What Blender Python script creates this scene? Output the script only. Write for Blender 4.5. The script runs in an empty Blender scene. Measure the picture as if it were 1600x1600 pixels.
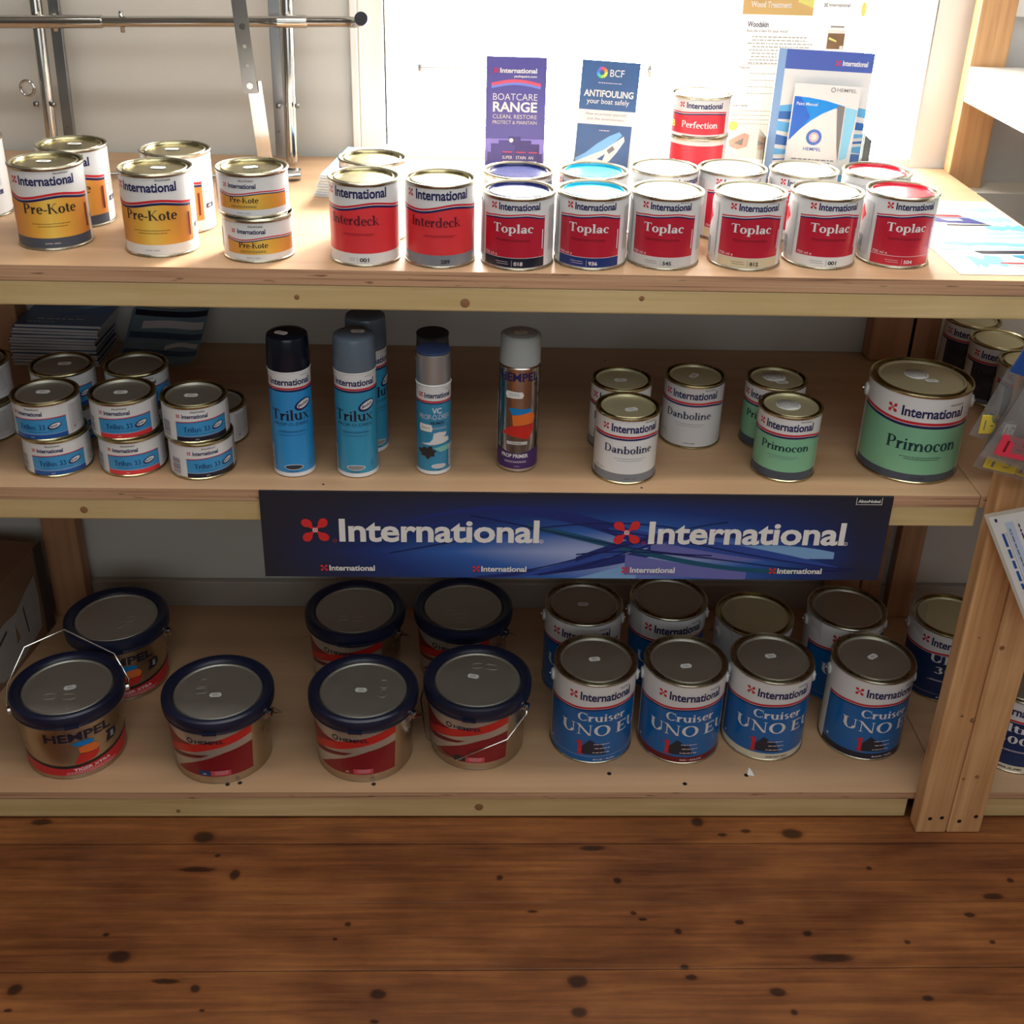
import bpy, bmesh, math, random
from mathutils import Vector, Matrix
sc = bpy.context.scene
COL = sc.collection
PI = math.pi
random.seed(7)

# ---------------------------------------------------------------- camera
CZ = 1.5655
cam = bpy.data.cameras.new('camera'); camo = bpy.data.objects.new('camera', cam); COL.objects.link(camo)
_r = Vector((0.99926, -0.02785, 0.02663)); _u = Vector((-0.01104, 0.4552, 0.89032)); _f = Vector((0.03691, 0.88995, -0.45456))
_m = Matrix((( _r.x, _u.x, -_f.x), (_r.y, _u.y, -_f.y), (_r.z, _u.z, -_f.z))).to_4x4()
_m.translation = (0, 0, CZ)
camo.matrix_world = _m
cam.sensor_width = 36; cam.sensor_fit = 'HORIZONTAL'; cam.lens = 1843.4 / 1600 * 36
cam.shift_y = (692.76 - 800) / 1600
cam.clip_start = .02
sc.camera = camo

# ---------------------------------------------------------------- light
SKY = 32.0
w = bpy.data.worlds.new('sky'); sc.world = w; w.use_nodes = True
bg = w.node_tree.nodes['Background']; bg.inputs[0].default_value = (1.0, .985, .94, 1); bg.inputs[1].default_value = SKY
def area(name, loc, target, sx, sy, power, col=(1, 1, 1), portal=False):
    l = bpy.data.lights.new(name, 'AREA'); l.shape = 'RECTANGLE'; l.size = sx; l.size_y = sy; l.energy = power; l.color = col
    o = bpy.data.objects.new(name, l); COL.objects.link(o); o.location = loc
    o.rotation_euler = (Vector(target) - Vector(loc)).to_track_quat('-Z', 'Y').to_euler()
    if portal: l.cycles.is_portal = True
    return o
area('window_portal', (.35, 2.40, 1.62), (.35, 1, 1.62), 1.2, 1.3, 10, portal=True)
area('ceiling_strip_light', (.15, 1.33, 2.42), (.15, 1.33, 0), 2.6, .12, 13, (1, .985, .95))
area('shop_front_daylight', (.3, -2.2, 1.7), (.1, 1.6, .8), 3.0, 1.4, 19, (.88, .95, 1))
area('ceiling_fill_light', (.45, .35, 2.46), (.4, .9, 0), 2.4, 1.2, 28, (.94, .99, 1))  # unseen soft fill, added overhead to light the shelf fronts
sl = bpy.data.lights.new('hazy_sun', 'SUN'); sl.energy = 6.0; sl.angle = math.radians(12); sl.color = (1, .96, .88)
so = bpy.data.objects.new('hazy_sun', sl); COL.objects.link(so); so.location = (2, 5, 4); so.rotation_euler = Vector((-.42, -.80, -.62)).to_track_quat('-Z', 'Y').to_euler()
sc.view_settings.view_transform = 'Standard'; sc.view_settings.look = 'None'
sc.view_settings.gamma = 1; sc.view_settings.use_curve_mapping = False
sc.view_settings.exposure = 0.0
sc.cycles.use_denoising = True
sc.cycles.max_bounces = 8; sc.cycles.diffuse_bounces = 4; sc.cycles.glossy_bounces = 4; sc.cycles.transparent_max_bounces = 12
sc.cycles.sample_clamp_indirect = 6; sc.cycles.caustics_reflective = False; sc.cycles.caustics_refractive = False

# ---------------------------------------------------------------- materials
def lin(c):
    return tuple((x / 12.92 if x <= .04045 else ((x + .055) / 1.055) ** 2.4) for x in (v / 255 for v in c))
MC = {}
def mat(name, rgb=(128, 128, 128), rough=.5, metal=0, noise=0, nscale=30, coat=0, spec=.5, aniso=0):
    if name in MC: return MC[name]
    m = bpy.data.materials.new(name); m.use_nodes = True; nt = m.node_tree; b = nt.nodes['Principled BSDF']
    c = (*lin(rgb), 1)
    b.inputs['Base Color'].default_value = c; b.inputs['Roughness'].default_value = rough; b.inputs['Metallic'].default_value = metal
    b.inputs['Specular IOR Level'].default_value = spec
    if coat: b.inputs['Coat Weight'].default_value = coat; b.inputs['Coat Roughness'].default_value = .08
    if noise:
        t = nt.nodes.new('ShaderNodeTexCoord'); n = nt.nodes.new('ShaderNodeTexNoise'); n.inputs['Scale'].default_value = nscale; n.inputs['Detail'].default_value = 4
        nt.links.new(t.outputs['Object'], n.inputs['Vector'])
        x = nt.nodes.new('ShaderNodeMix'); x.data_type = 'RGBA'
        x.inputs[6].default_value = (*[v * (1 - noise) for v in c[:3]], 1); x.inputs[7].default_value = (*[min(1, v * (1 + noise)) for v in c[:3]], 1)
        nt.links.new(n.outputs['Fac'], x.inputs[0]); nt.links.new(x.outputs[2], b.inputs['Base Color'])
        mr = nt.nodes.new('ShaderNodeMapRange'); mr.inputs['To Min'].default_value = max(.02, rough - .08); mr.inputs['To Max'].default_value = rough + .08
        nt.links.new(n.outputs['Fac'], mr.inputs[0]); nt.links.new(mr.outputs[0], b.inputs['Roughness'])
    MC[name] = m
    return m
def ramp(nt, fac, stops):
    r = nt.nodes.new('ShaderNodeValToRGB'); e = r.color_ramp.elements
    while len(e) < len(stops): e.new(.5)
    for k, (p, c) in enumerate(stops): e[k].position = p; e[k].color = (*c, 1)
    nt.links.new(fac, r.inputs[0]); return r.outputs[0]
def wood(name, c0, c1, axis=0, scale=1.0, rough=.6, grain=60, knots=True, coord='Object', dark=.45, rnd=True):
    """grain along AXIS; c0/c1 sRGB"""
    m = bpy.data.materials.new(name); m.use_nodes = True; nt = m.node_tree; N = nt.nodes.new; L = nt.links.new; b = nt.nodes['Principled BSDF']
    b.inputs['Roughness'].default_value = rough
    t = N('ShaderNodeTexCoord'); mp = N('ShaderNodeMapping'); s = [grain, grain, grain]; s[axis] = grain * .045
    mp.inputs['Scale'].default_value = s
    src = t.outputs[coord]
    if rnd:
        oi = N('ShaderNodeObjectInfo'); ad = N('ShaderNodeVectorMath'); ad.operation = 'ADD'; mu = N('ShaderNodeMath'); mu.operation = 'MULTIPLY'; mu.inputs[1].default_value = 9.0
        L(oi.outputs['Random'], mu.inputs[0]); L(src, ad.inputs[0]); L(mu.outputs[0], ad.inputs[1]); src = ad.outputs[0]
    L(src, mp.inputs['Vector'])
    n = N('ShaderNodeTexNoise'); n.inputs['Scale'].default_value = 1; n.inputs['Detail'].default_value = 5; n.inputs['Distortion'].default_value = .4; L(mp.outputs[0], n.inputs['Vector'])
    n2 = N('ShaderNodeTexNoise'); n2.inputs['Scale'].default_value = 5 * scale; n2.inputs['Detail'].default_value = 3; L(src, n2.inputs['Vector'])
    a = N('ShaderNodeMath'); a.operation = 'MULTIPLY_ADD'; a.inputs[1].default_value = .62; L(n.outputs['Fac'], a.inputs[0])
    a2 = N('ShaderNodeMath'); a2.operation = 'MULTIPLY'; a2.inputs[1].default_value = .38; L(n2.outputs['Fac'], a2.inputs[0]); L(a2.outputs[0], a.inputs[2])
    col = ramp(nt, a.outputs[0], [(.32, lin(c0)), (.68, lin(c1))])
    if knots:
        mp2 = N('ShaderNodeMapping'); s2 = [9, 9, 9]; s2[axis] = 4.0; mp2.inputs['Scale'].default_value = s2; L(src, mp2.inputs['Vector'])
        v = N('ShaderNodeTexVoronoi'); v.inputs['Scale'].default_value = 1; L(mp2.outputs[0], v.inputs['Vector'])
        k = ramp(nt, v.outputs['Distance'], [(.05, (dark, dark * .8, dark * .65)), (.13, (1, 1, 1))])
        x = N('ShaderNodeMix'); x.data_type = 'RGBA'; x.blend_type = 'MULTIPLY'; x.inputs[0].default_value = 1; L(col, x.inputs[6]); L(k, x.inputs[7]); col = x.outputs[2]
    L(col, b.inputs['Base Color'])
    bu = N('ShaderNodeBump'); bu.inputs['Strength'].default_value = .12; bu.inputs['Distance'].default_value = .002; L(n.outputs['Fac'], bu.inputs['Height']); L(bu.outputs[0], b.inputs['Normal'])
    return m
def plywood_edge(name):
    m = bpy.data.materials.new(name); m.use_nodes = True; nt = m.node_tree; N = nt.nodes.new; L = nt.links.new; b = nt.nodes['Principled BSDF']; b.inputs['Roughness'].default_value = .7
    t = N('ShaderNodeTexCoord'); mp = N('ShaderNodeMapping'); mp.inputs['Scale'].default_value = (3, 3, 260); L(t.outputs['Object'], mp.inputs[0])
    n = N('ShaderNodeTexNoise'); n.inputs['Scale'].default_value = 1; n.inputs['Detail'].default_value = 4; n.inputs['Distortion'].default_value = .2; L(mp.outputs[0], n.inputs['Vector'])
    mp2 = N('ShaderNodeMapping'); mp2.inputs['Scale'].default_value = (22, 22, 160); L(t.outputs['Object'], mp2.inputs[0])
    n2 = N('ShaderNodeTexNoise'); n2.inputs['Scale'].default_value = 1; n2.inputs['Detail'].default_value = 2; L(mp2.outputs[0], n2.inputs['Vector'])
    c = ramp(nt, n.outputs['Fac'], [(.3, lin((112, 78, 56))), (.42, lin((186, 142, 108))), (.7, lin((205, 166, 130)))])
    d = ramp(nt, n2.outputs['Fac'], [(.27, (.35, .28, .22)), (.34, (1, 1, 1))])
    x = N('ShaderNodeMix'); x.data_type = 'RGBA'; x.blend_type = 'MULTIPLY'; x.inputs[0].default_value = 1; L(c, x.inputs[6]); L(d, x.inputs[7]); L(x.outputs[2], b.inputs['Base Color'])
    return m
KNOTS = [(-0.455,1.538,.0178,.0133),(-0.452,1.466,.0301,.0055),(-0.386,1.454,.0086,.011),(-0.423,1.497,.0066,.0043),(-0.535,1.29,.0178,.0118),(-0.567,1.332,.007,.0049),(-0.676,1.232,.0106,.01),(-0.406,1.232,.0097,.009),(-0.674,1.196,.0075,.0043),(-0.388,1.195,.0057,.0033),(-0.128,1.22,.0126,.0089),(-0.13,1.174,.0085,.0043),(-0.186,1.35,.0072,.0063),(-0.204,1.322,.0051,.0037),(-0.454,1.245,.0213,.0046),(0.061,1.446,.0076,.0069),(0.42,1.572,.0104,.0108),(0.459,1.542,.0103,.0061),(0.503,1.55,.0116,.0061),(0.585,1.544,.0185,.0121),(0.224,1.512,.0225,.0059),(0.261,1.439,.0087,.0083),(0.114,1.374,.0115,.0039),(0.28,1.37,.0064,.0052),(0.294,1.358,.0095,.0039),(0.348,1.333,.0083,.0075),(0.452,1.351,.0105,.0064),(0.558,1.329,.0105,.0076),(0.586,1.281,.0348,.0084),(0.717,1.311,.0063,.0049),(0.856,1.31,.0074,.0049),(0.894,1.403,.0176,.0068),(0.938,1.438,.0078,.007),(0.701,1.465,.0067,.0057),(0.839,1.364,.0118,.0065),(0.178,1.241,.0159,.0114),(0.176,1.187,.0125,.0086),(0.485,1.22,.0129,.0079),(0.502,1.184,.0078,.0066),(0.715,1.207,.0119,.0067),(0.348,1.266,.0091,.0058),(0.355,1.247,.012,.007),(-0.746,1.573,.019,.0076)]
def floor_wood(name):
    m = bpy.data.materials.new(name); m.use_nodes = True; nt = m.node_tree; N = nt.nodes.new; L = nt.links.new; b = nt.nodes['Principled BSDF']
    g = N('ShaderNodeNewGeometry'); pos = g.outputs['Position']
    oi = N('ShaderNodeObjectInfo')
    mp = N('ShaderNodeMapping'); mp.inputs['Scale'].default_value = (4.5, 95, 20); L(pos, mp.inputs[0])
    n = N('ShaderNodeTexNoise'); n.inputs['Scale'].default_value = 1; n.inputs['Detail'].default_value = 6; n.inputs['Distortion'].default_value = .6; L(mp.outputs[0], n.inputs['Vector'])
    n2 = N('ShaderNodeTexNoise'); n2.inputs['Scale'].default_value = 6; n2.inputs['Detail'].default_value = 5; n2.inputs['Roughness'].default_value = .6
    mp2 = N('ShaderNodeMapping'); mp2.inputs['Scale'].default_value = (.7, 1.6, 1); L(pos, mp2.inputs[0]); L(mp2.outputs[0], n2.inputs['Vector'])
    a = N('ShaderNodeMath'); a.operation = 'MULTIPLY_ADD'; a.inputs[1].default_value = .42; L(n.outputs['Fac'], a.inputs[0])
    a2 = N('ShaderNodeMath'); a2.operation = 'MULTIPLY'; a2.inputs[1].default_value = .58; L(n2.outputs['Fac'], a2.inputs[0]); L(a2.outputs[0], a.inputs[2])
    a3 = N('ShaderNodeMath'); a3.operation = 'MULTIPLY_ADD'; a3.inputs[1].default_value = .09; a3.inputs[2].default_value = -.045; L(oi.outputs['Random'], a3.inputs[0])
    a4 = N('ShaderNodeMath'); L(a.outputs[0], a4.inputs[0]); L(a3.outputs[0], a4.inputs[1])
    col = ramp(nt, a4.outputs[0], [(.3, lin((82, 43, 22))), (.48, lin((122, 72, 37))), (.68, lin((160, 101, 53)))])
    # knots: nearest ellipse
    nd = N('ShaderNodeTexNoise'); nd.inputs['Scale'].default_value = 60; nd.inputs['Detail'].default_value = 2; L(pos, nd.inputs['Vector'])
    sv = N('ShaderNodeVectorMath'); sv.operation = 'SCALE'; sv.inputs[3].default_value = .005; L(nd.outputs['Color'], sv.inputs[0])
    av = N('ShaderNodeVectorMath'); L(pos, av.inputs[0]); L(sv.outputs[0], av.inputs[1]); wp = av.outputs[0]
    prev = None
    for (x, y, rx, ry) in KNOTS:
        s = N('ShaderNodeVectorMath'); s.operation = 'SUBTRACT'; s.inputs[1].default_value = (x + .0025, y + .0025, 0); L(wp, s.inputs[0])
        k = N('ShaderNodeVectorMath'); k.operation = 'MULTIPLY'; kk = .82 if rx * ry > 9e-5 else .62; k.inputs[1].default_value = (1 / (rx * kk), 1 / (ry * kk), 0); L(s.outputs[0], k.inputs[0])
        l = N('ShaderNodeVectorMath'); l.operation = 'LENGTH'; L(k.outputs[0], l.inputs[0]); o = l.outputs['Value']
        if prev is None: prev = o
        else:
            mn = N('ShaderNodeMath'); mn.operation = 'MINIMUM'; L(prev, mn.inputs[0]); L(o, mn.inputs[1]); prev = mn.outputs[0]
    mr = N('ShaderNodeMath'); mr.operation = 'MULTIPLY'; mr.inputs[1].default_value = .4; L(prev, mr.inputs[0])
    kc = ramp(nt, mr.outputs[0], [(.32, (.2, .18, .16)), (.46, (.45, .4, .35)), (.54, (.84, .8, .76)), (.8, (1, 1, 1))])
    x = N('ShaderNodeMix'); x.data_type = 'RGBA'; x.blend_type = 'MULTIPLY'; x.inputs[0].default_value = 1; L(col, x.inputs[6]); L(kc, x.inputs[7]); L(x.outputs[2], b.inputs['Base Color'])
    rr = N('ShaderNodeMapRange'); rr.inputs['To Min'].default_value = .3; rr.inputs['To Max'].default_value = .5; L(n2.outputs['Fac'], rr.inputs[0]); L(rr.outputs[0], b.inputs['Roughness'])
    bu = N('ShaderNodeBump'); bu.inputs['Strength'].default_value = .1; bu.inputs['Distance'].default_value = .002; L(n.outputs['Fac'], bu.inputs['Height']); L(bu.outputs[0], b.inputs['Normal'])
    return m
def clear_glass(name, tint=(1, 1, 1), gloss=.12, rough=.02, haze=0):
    m = bpy.data.materials.new(name); m.use_nodes = True; nt = m.node_tree; nt.nodes.remove(nt.nodes['Principled BSDF'])
    o = nt.nodes['Material Output']; t = nt.nodes.new('ShaderNodeBsdfTransparent'); t.inputs[0].default_value = (*tint, 1)
    g = nt.nodes.new('ShaderNodeBsdfGlossy'); g.inputs['Roughness'].default_value = rough
    lw = nt.nodes.new('ShaderNodeLayerWeight'); lw.inputs[0].default_value = .25
    mu = nt.nodes.new('ShaderNodeMath'); mu.operation = 'MULTIPLY'; mu.inputs[1].default_value = gloss * 4; mu.use_clamp = True
    nt.links.new(lw.outputs['Fresnel'], mu.inputs[0])
    base = t
    if haze:
        df = nt.nodes.new('ShaderNodeBsdfDiffuse'); df.inputs[0].default_value = (.85, .85, .84, 1); base = nt.nodes.new('ShaderNodeMixShader'); base.inputs[0].default_value = haze; nt.links.new(t.outputs[0], base.inputs[1]); nt.links.new(df.outputs[0], base.inputs[2])
    x = nt.nodes.new('ShaderNodeMixShader'); nt.links.new(mu.outputs[0], x.inputs[0]); nt.links.new(base.outputs[0], x.inputs[1]); nt.links.new(g.outputs[0], x.inputs[2]); nt.links.new(x.outputs[0], o.inputs[0])
    return m
def thin_paper(name, rgb, trans):
    m = bpy.data.materials.new(name); m.use_nodes = True; nt = m.node_tree; nt.nodes.remove(nt.nodes['Principled BSDF'])
    o = nt.nodes['Material Output']; d = nt.nodes.new('ShaderNodeBsdfDiffuse'); t = nt.nodes.new('ShaderNodeBsdfTranslucent'); a = nt.nodes.new('ShaderNodeAddShader')
    c = lin(rgb); d.inputs[0].default_value = (*[v * .7 for v in c], 1); t.inputs[0].default_value = (*[v * trans for v in c], 1)
    nt.links.new(d.outputs[0], a.inputs[0]); nt.links.new(t.outputs[0], a.inputs[1]); nt.links.new(a.outputs[0], o.inputs[0])
    return m

TIN = mat('tinplate', (186, 180, 160), .28, 1, .06, 40)
GOLD = mat('gold_lacquered_tin', (188, 178, 138), .25, 1, .06, 40)
GOLDL = mat('gold_lid', (206, 198, 158), .4, .5, .06, 30)
LIDG = mat('grey_tin_lid', (186, 182, 168), .46, .85, .06, 30)
PAIL = mat('brushed_steel_pail', (190, 178, 160), .3, 1, .05, 30)
PLID = mat('pail_lid_steel', (190, 188, 178), .5, .85, .05, 30)
CHROME = mat('polished_steel', (205, 202, 196), .12, 1, .03, 20)
SATIN = mat('satin_steel', (150, 150, 150), .3, 1, .05, 30)
NAVYP = mat('navy_plastic', (24, 31, 56), .35)
BLACKP = mat('black_rubber', (16, 18, 30), .5)
CLEARP = mat('translucent_plastic_ear', (205, 208, 205), .3)
WHITE = mat('label_white', (228, 228, 227), .36, coat=.25)
LGREY = mat('label_light_grey', (205, 203, 203), .4)
RED = mat('print_red', (205, 36, 52), .36, coat=.2)
NAVY = mat('print_navy', (26, 28, 84), .36, coat=.2)
BLACK = mat('print_black', (28, 27, 32), .4)
TXT = mat('print_dark_text', (52, 44, 40), .45)
GREY = mat('print_grey_text', (122, 120, 122), .45)
BARS = mat('print_barcode', (62, 66, 96), .45)
GREYBAND = mat('print_grey_band', (128, 132, 140), .38, coat=.2)
SLATE = mat('print_slate_band', (66, 76, 92), .38, coat=.2)
DKNAVY = mat('print_dark_navy', (20, 26, 46), .38, coat=.2)
TOPRED = mat('print_crimson', (200, 38, 62), .3, .2, coat=.3)
IDRED = mat('print_scarlet', (226, 58, 64), .36, coat=.2)
GREEN = mat('print_sea_green', (128, 188, 150), .36, coat=.2)
BLUEC = mat('print_cruiser_blue', (0, 100, 172), .32, coat=.3)
BLUET = mat('print_trilux_blue', (58, 150, 206), .32, coat=.3)
BLUE2 = mat('print_mid_blue', (18, 84, 160), .34, coat=.2)
TEAL = mat('print_teal_blue', (52, 144, 184), .34, coat=.2)
CREAM = mat('print_cream', (222, 214, 190), .4)
MAROON = mat('print_maroon', (112, 22, 34), .36)
PINKTX = mat('print_pale_text', (232, 216, 222), .4)
ORANGE = mat('print_orange', (232, 116, 48), .4)
SAILBL = mat('print_sail_blue', (0, 128, 200), .4)
PURPLE = mat('print_purple', (66, 38, 104), .36)
TIGRED = mat('print_tiger_red', (206, 32, 44), .34)
BRTRED = mat('print_bright_red', (214, 48, 42), .34, .15)
DKRED = mat('print_dark_red', (140, 24, 34), .34, .15)
STICK = mat('price_sticker_paper', (236, 234, 228), .6)
GOLDPANEL = None
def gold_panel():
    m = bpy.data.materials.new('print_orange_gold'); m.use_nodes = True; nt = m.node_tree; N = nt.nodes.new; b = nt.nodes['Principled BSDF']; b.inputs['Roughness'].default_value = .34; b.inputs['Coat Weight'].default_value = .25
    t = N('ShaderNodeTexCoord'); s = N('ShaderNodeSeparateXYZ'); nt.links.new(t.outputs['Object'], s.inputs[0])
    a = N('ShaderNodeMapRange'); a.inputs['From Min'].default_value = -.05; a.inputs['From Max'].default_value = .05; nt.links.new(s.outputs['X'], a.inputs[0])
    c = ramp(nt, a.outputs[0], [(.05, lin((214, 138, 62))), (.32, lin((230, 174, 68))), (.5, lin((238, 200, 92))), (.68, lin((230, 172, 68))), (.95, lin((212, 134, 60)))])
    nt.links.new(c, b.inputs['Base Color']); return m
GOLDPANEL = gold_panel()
PLY = wood('plywood_face', (184, 146, 110), (206, 168, 130), 0, .6, .5, 26, False)
PLYE = plywood_edge('plywood_edge')
RAIL = wood('pale_pine_rail', (188, 160, 106), (214, 188, 138), 0, 1, .6, 70, False)
POST = wood('orange_pine_post', (182, 126, 78), (226, 182, 130), 2, 1, .55, 70, True, dark=.5)
REARP = wood('brown_pine_stud', (166, 118, 84), (198, 150, 110), 2, 1, .65, 60, False)
WALLM = mat('painted_plaster', (212, 209, 200), .75, 0, .03, 3)
WALLD = mat('shop_wall_far', (128, 124, 118), .8, 0, .03, 3)
WALLR = mat('painted_plaster_grey', (206, 204, 200), .75, 0, .03, 3)
WHITEP = mat('white_gloss_paint', (240, 237, 230), .35, 0, .02, 6)
CEILM = mat('ceiling_paint', (176, 174, 170), .8, 0, .02, 3)
GLASS = clear_glass('window_glass'); ACRYL = clear_glass('clear_acrylic', (.93, .96, .97), .3, .03)
POLY = clear_glass('clear_polythene', (.9, .9, .89), .8, .25, .14)
KNOTM = mat('knot_wood', (142, 100, 62), .6, 0, .2, 200)
SCREW = mat('dark_screw_head', (44, 40, 40), .45, .7)

# ---------------------------------------------------------------- builders
class MB:
    def __init__(s): s.v = []; s.f = []; s.m = []; s.mats = []; s.sm = []
    def mi(s, m):
        if m not in s.mats: s.mats.append(m)
        return s.mats.index(m)
    def add(s, vs, fs, m, smooth=True):
        o = len(s.v); s.v += [tuple(v) for v in vs]; k = s.mi(m)
        for f in fs: s.f.append(tuple(o + i for i in f)); s.m.append(k); s.sm.append(smooth)
        return s
    def box(s, x0, x1, y0, y1, z0, z1, m, ms=None):
        v = [(x, y, z) for z in (z0, z1) for y in (y0, y1) for x in (x0, x1)]
        F = dict(bottom=(0, 2, 3, 1), top=(4, 5, 7, 6), front=(0, 1, 5, 4), back=(2, 6, 7, 3), left=(0, 4, 6, 2), right=(1, 3, 7, 5))
        for k, f in F.items(): s.add([v[i] for i in f], [(0, 1, 2, 3)], (ms or {}).get(k, m), False)
        return s
    def lathe(s, prof, m, seg=72, c=(0, 0)):
        vs = []; fs = []
        n = len(prof)
        for (r, z) in prof:
            for k in range(seg):
                a = 2 * PI * k / seg; vs.append((c[0] + r * math.sin(a), c[1] - r * math.cos(a), z))
        for i in range(n - 1):
            for k in range(seg):
                k2 = (k + 1) % seg; fs.append((i * seg + k, i * seg + k2, (i + 1) * seg + k2, (i + 1) * seg + k))
        if prof[0][0] < 1e-6 or True:
            pass
        return s.add(vs, fs, m)
    def tube(s, pts, r, m, seg=12, caps=True):
        pts = [Vector(p) for p in pts]; vs = []; fs = []
        ref = Vector((0, 0, 1))
        for i, p in enumerate(pts):
            d = (pts[min(i + 1, len(pts) - 1)] - pts[max(i - 1, 0)]).normalized()
            if i == 0:
                ref = Vector((0, 0, 1)) if abs(d.z) < .9 else Vector((1, 0, 0))
            u = (ref - d * ref.dot(d)).normalized(); ref = u; q = d.cross(u)
            for k in range(seg):
                a = 2 * PI * k / seg; vs.append(p + (u * math.cos(a) + q * math.sin(a)) * r)
        for i in range(len(pts) - 1):
            for k in range(seg):
                k2 = (k + 1) % seg; fs.append((i * seg + k, i * seg + k2, (i + 1) * seg + k2, (i + 1) * seg + k))
        s.add(vs, fs, m)
        if caps:
            s.add(vs[:seg], [tuple(range(seg))[::-1]], m, False); s.add(vs[-seg:], [tuple(range(seg))], m, False)
        return s
    def mesh(s, name, fix=True, bevel=0):
        me = bpy.data.meshes.new(name); me.from_pydata(s.v, [], s.f)
        for m in s.mats: me.materials.append(m)
        me.polygons.foreach_set('material_index', s.m); me.polygons.foreach_set('use_smooth', s.sm)
        if fix:
            bm = bmesh.new(); bm.from_mesh(me); bmesh.ops.remove_doubles(bm, verts=bm.verts, dist=1e-6)
            bmesh.ops.dissolve_degenerate(bm, edges=bm.edges, dist=1e-7)
            bmesh.ops.recalc_face_normals(bm, faces=bm.faces)
            if bevel: bmesh.ops.bevel(bm, geom=[e for e in bm.edges if len(e.link_faces) == 2 and e.calc_face_angle(0) > .8], offset=bevel, segments=2, affect='EDGES', profile=.6)
            for e in bm.edges:
                if len(e.link_faces) == 2 and e.calc_face_angle(0) > .6: e.smooth = False
            bm.to_mesh(me); bm.free()
        return me
def link(name, me, parent=None, loc=(0, 0, 0), rot=(0, 0, 0), label=None):
    o = bpy.data.objects.new(name, me); COL.objects.link(o); o.location = loc; o.rotation_euler = rot
    if parent: o.parent = parent
    if label: o['label'] = label
    return o
def tag(o, label, cat, group=None):
    o['label'] = label; o['category'] = cat
    if group: o['group'] = group
    return o
def thing(name, label, cat, loc=(0, 0, 0), rz=0, group=None):
    o = bpy.data.objects.new(name, None); COL.objects.link(o); o.location = loc; o.rotation_euler = (0, 0, rz); o.empty_display_size = .05
    return tag(o, label, cat, group)
def struct(name, me, loc=(0, 0, 0)):
    o = link(name, me, None, loc); o['kind'] = 'structure'; return o
def bx(name, x0, x1, y0, y1, z0, z1, m, parent=None, ms=None, bevel=0, label=None, origin=None):
    c = origin or ((x0 + x1) / 2, (y0 + y1) / 2, (z0 + z1) / 2)
    return link(name, MB().box(x0 - c[0], x1 - c[0], y0 - c[1], y1 - c[1], z0 - c[2], z1 - c[2], m, ms).mesh(name, bevel=bevel), parent, c, label=label)

# ---------------------------------------------------------------- lettering
TC = {}
def sans(s, bold):
    """flat triangles of a string in the built-in font, normalised: x 0..w, y baseline 0, cap height 1"""
    key = (s, bold)
    if key in TC: return TC[key]
    cu = bpy.data.curves.new('t', 'FONT'); cu.body = s; cu.size = 1; cu.resolution_u = 3; cu.offset = .027 if bold == 'b' else (-.006 if bold == 'l' else .006); cu.space_character = .985 if bold == 'b' else 1.0
    o = bpy.data.objects.new('t', cu); COL.objects.link(o)
    dg = bpy.context.evaluated_depsgraph_get(); dg.update()
    me = bpy.data.meshes.new_from_object(o.evaluated_get(dg))
    v = [(p.co.x, p.co.y) for p in me.vertices]; f = [tuple(p.vertices) for p in me.polygons]
    bpy.data.objects.remove(o); bpy.data.curves.remove(cu); bpy.data.meshes.remove(me)
    x0 = min(p[0] for p in v); x1 = max(p[0] for p in v)
    cap = .70
    TC[key] = ([((x - x0) / (x1 - x0), y / cap) for x, y in v], f)
    return TC[key]
SS, TT = .145, .056
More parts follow.
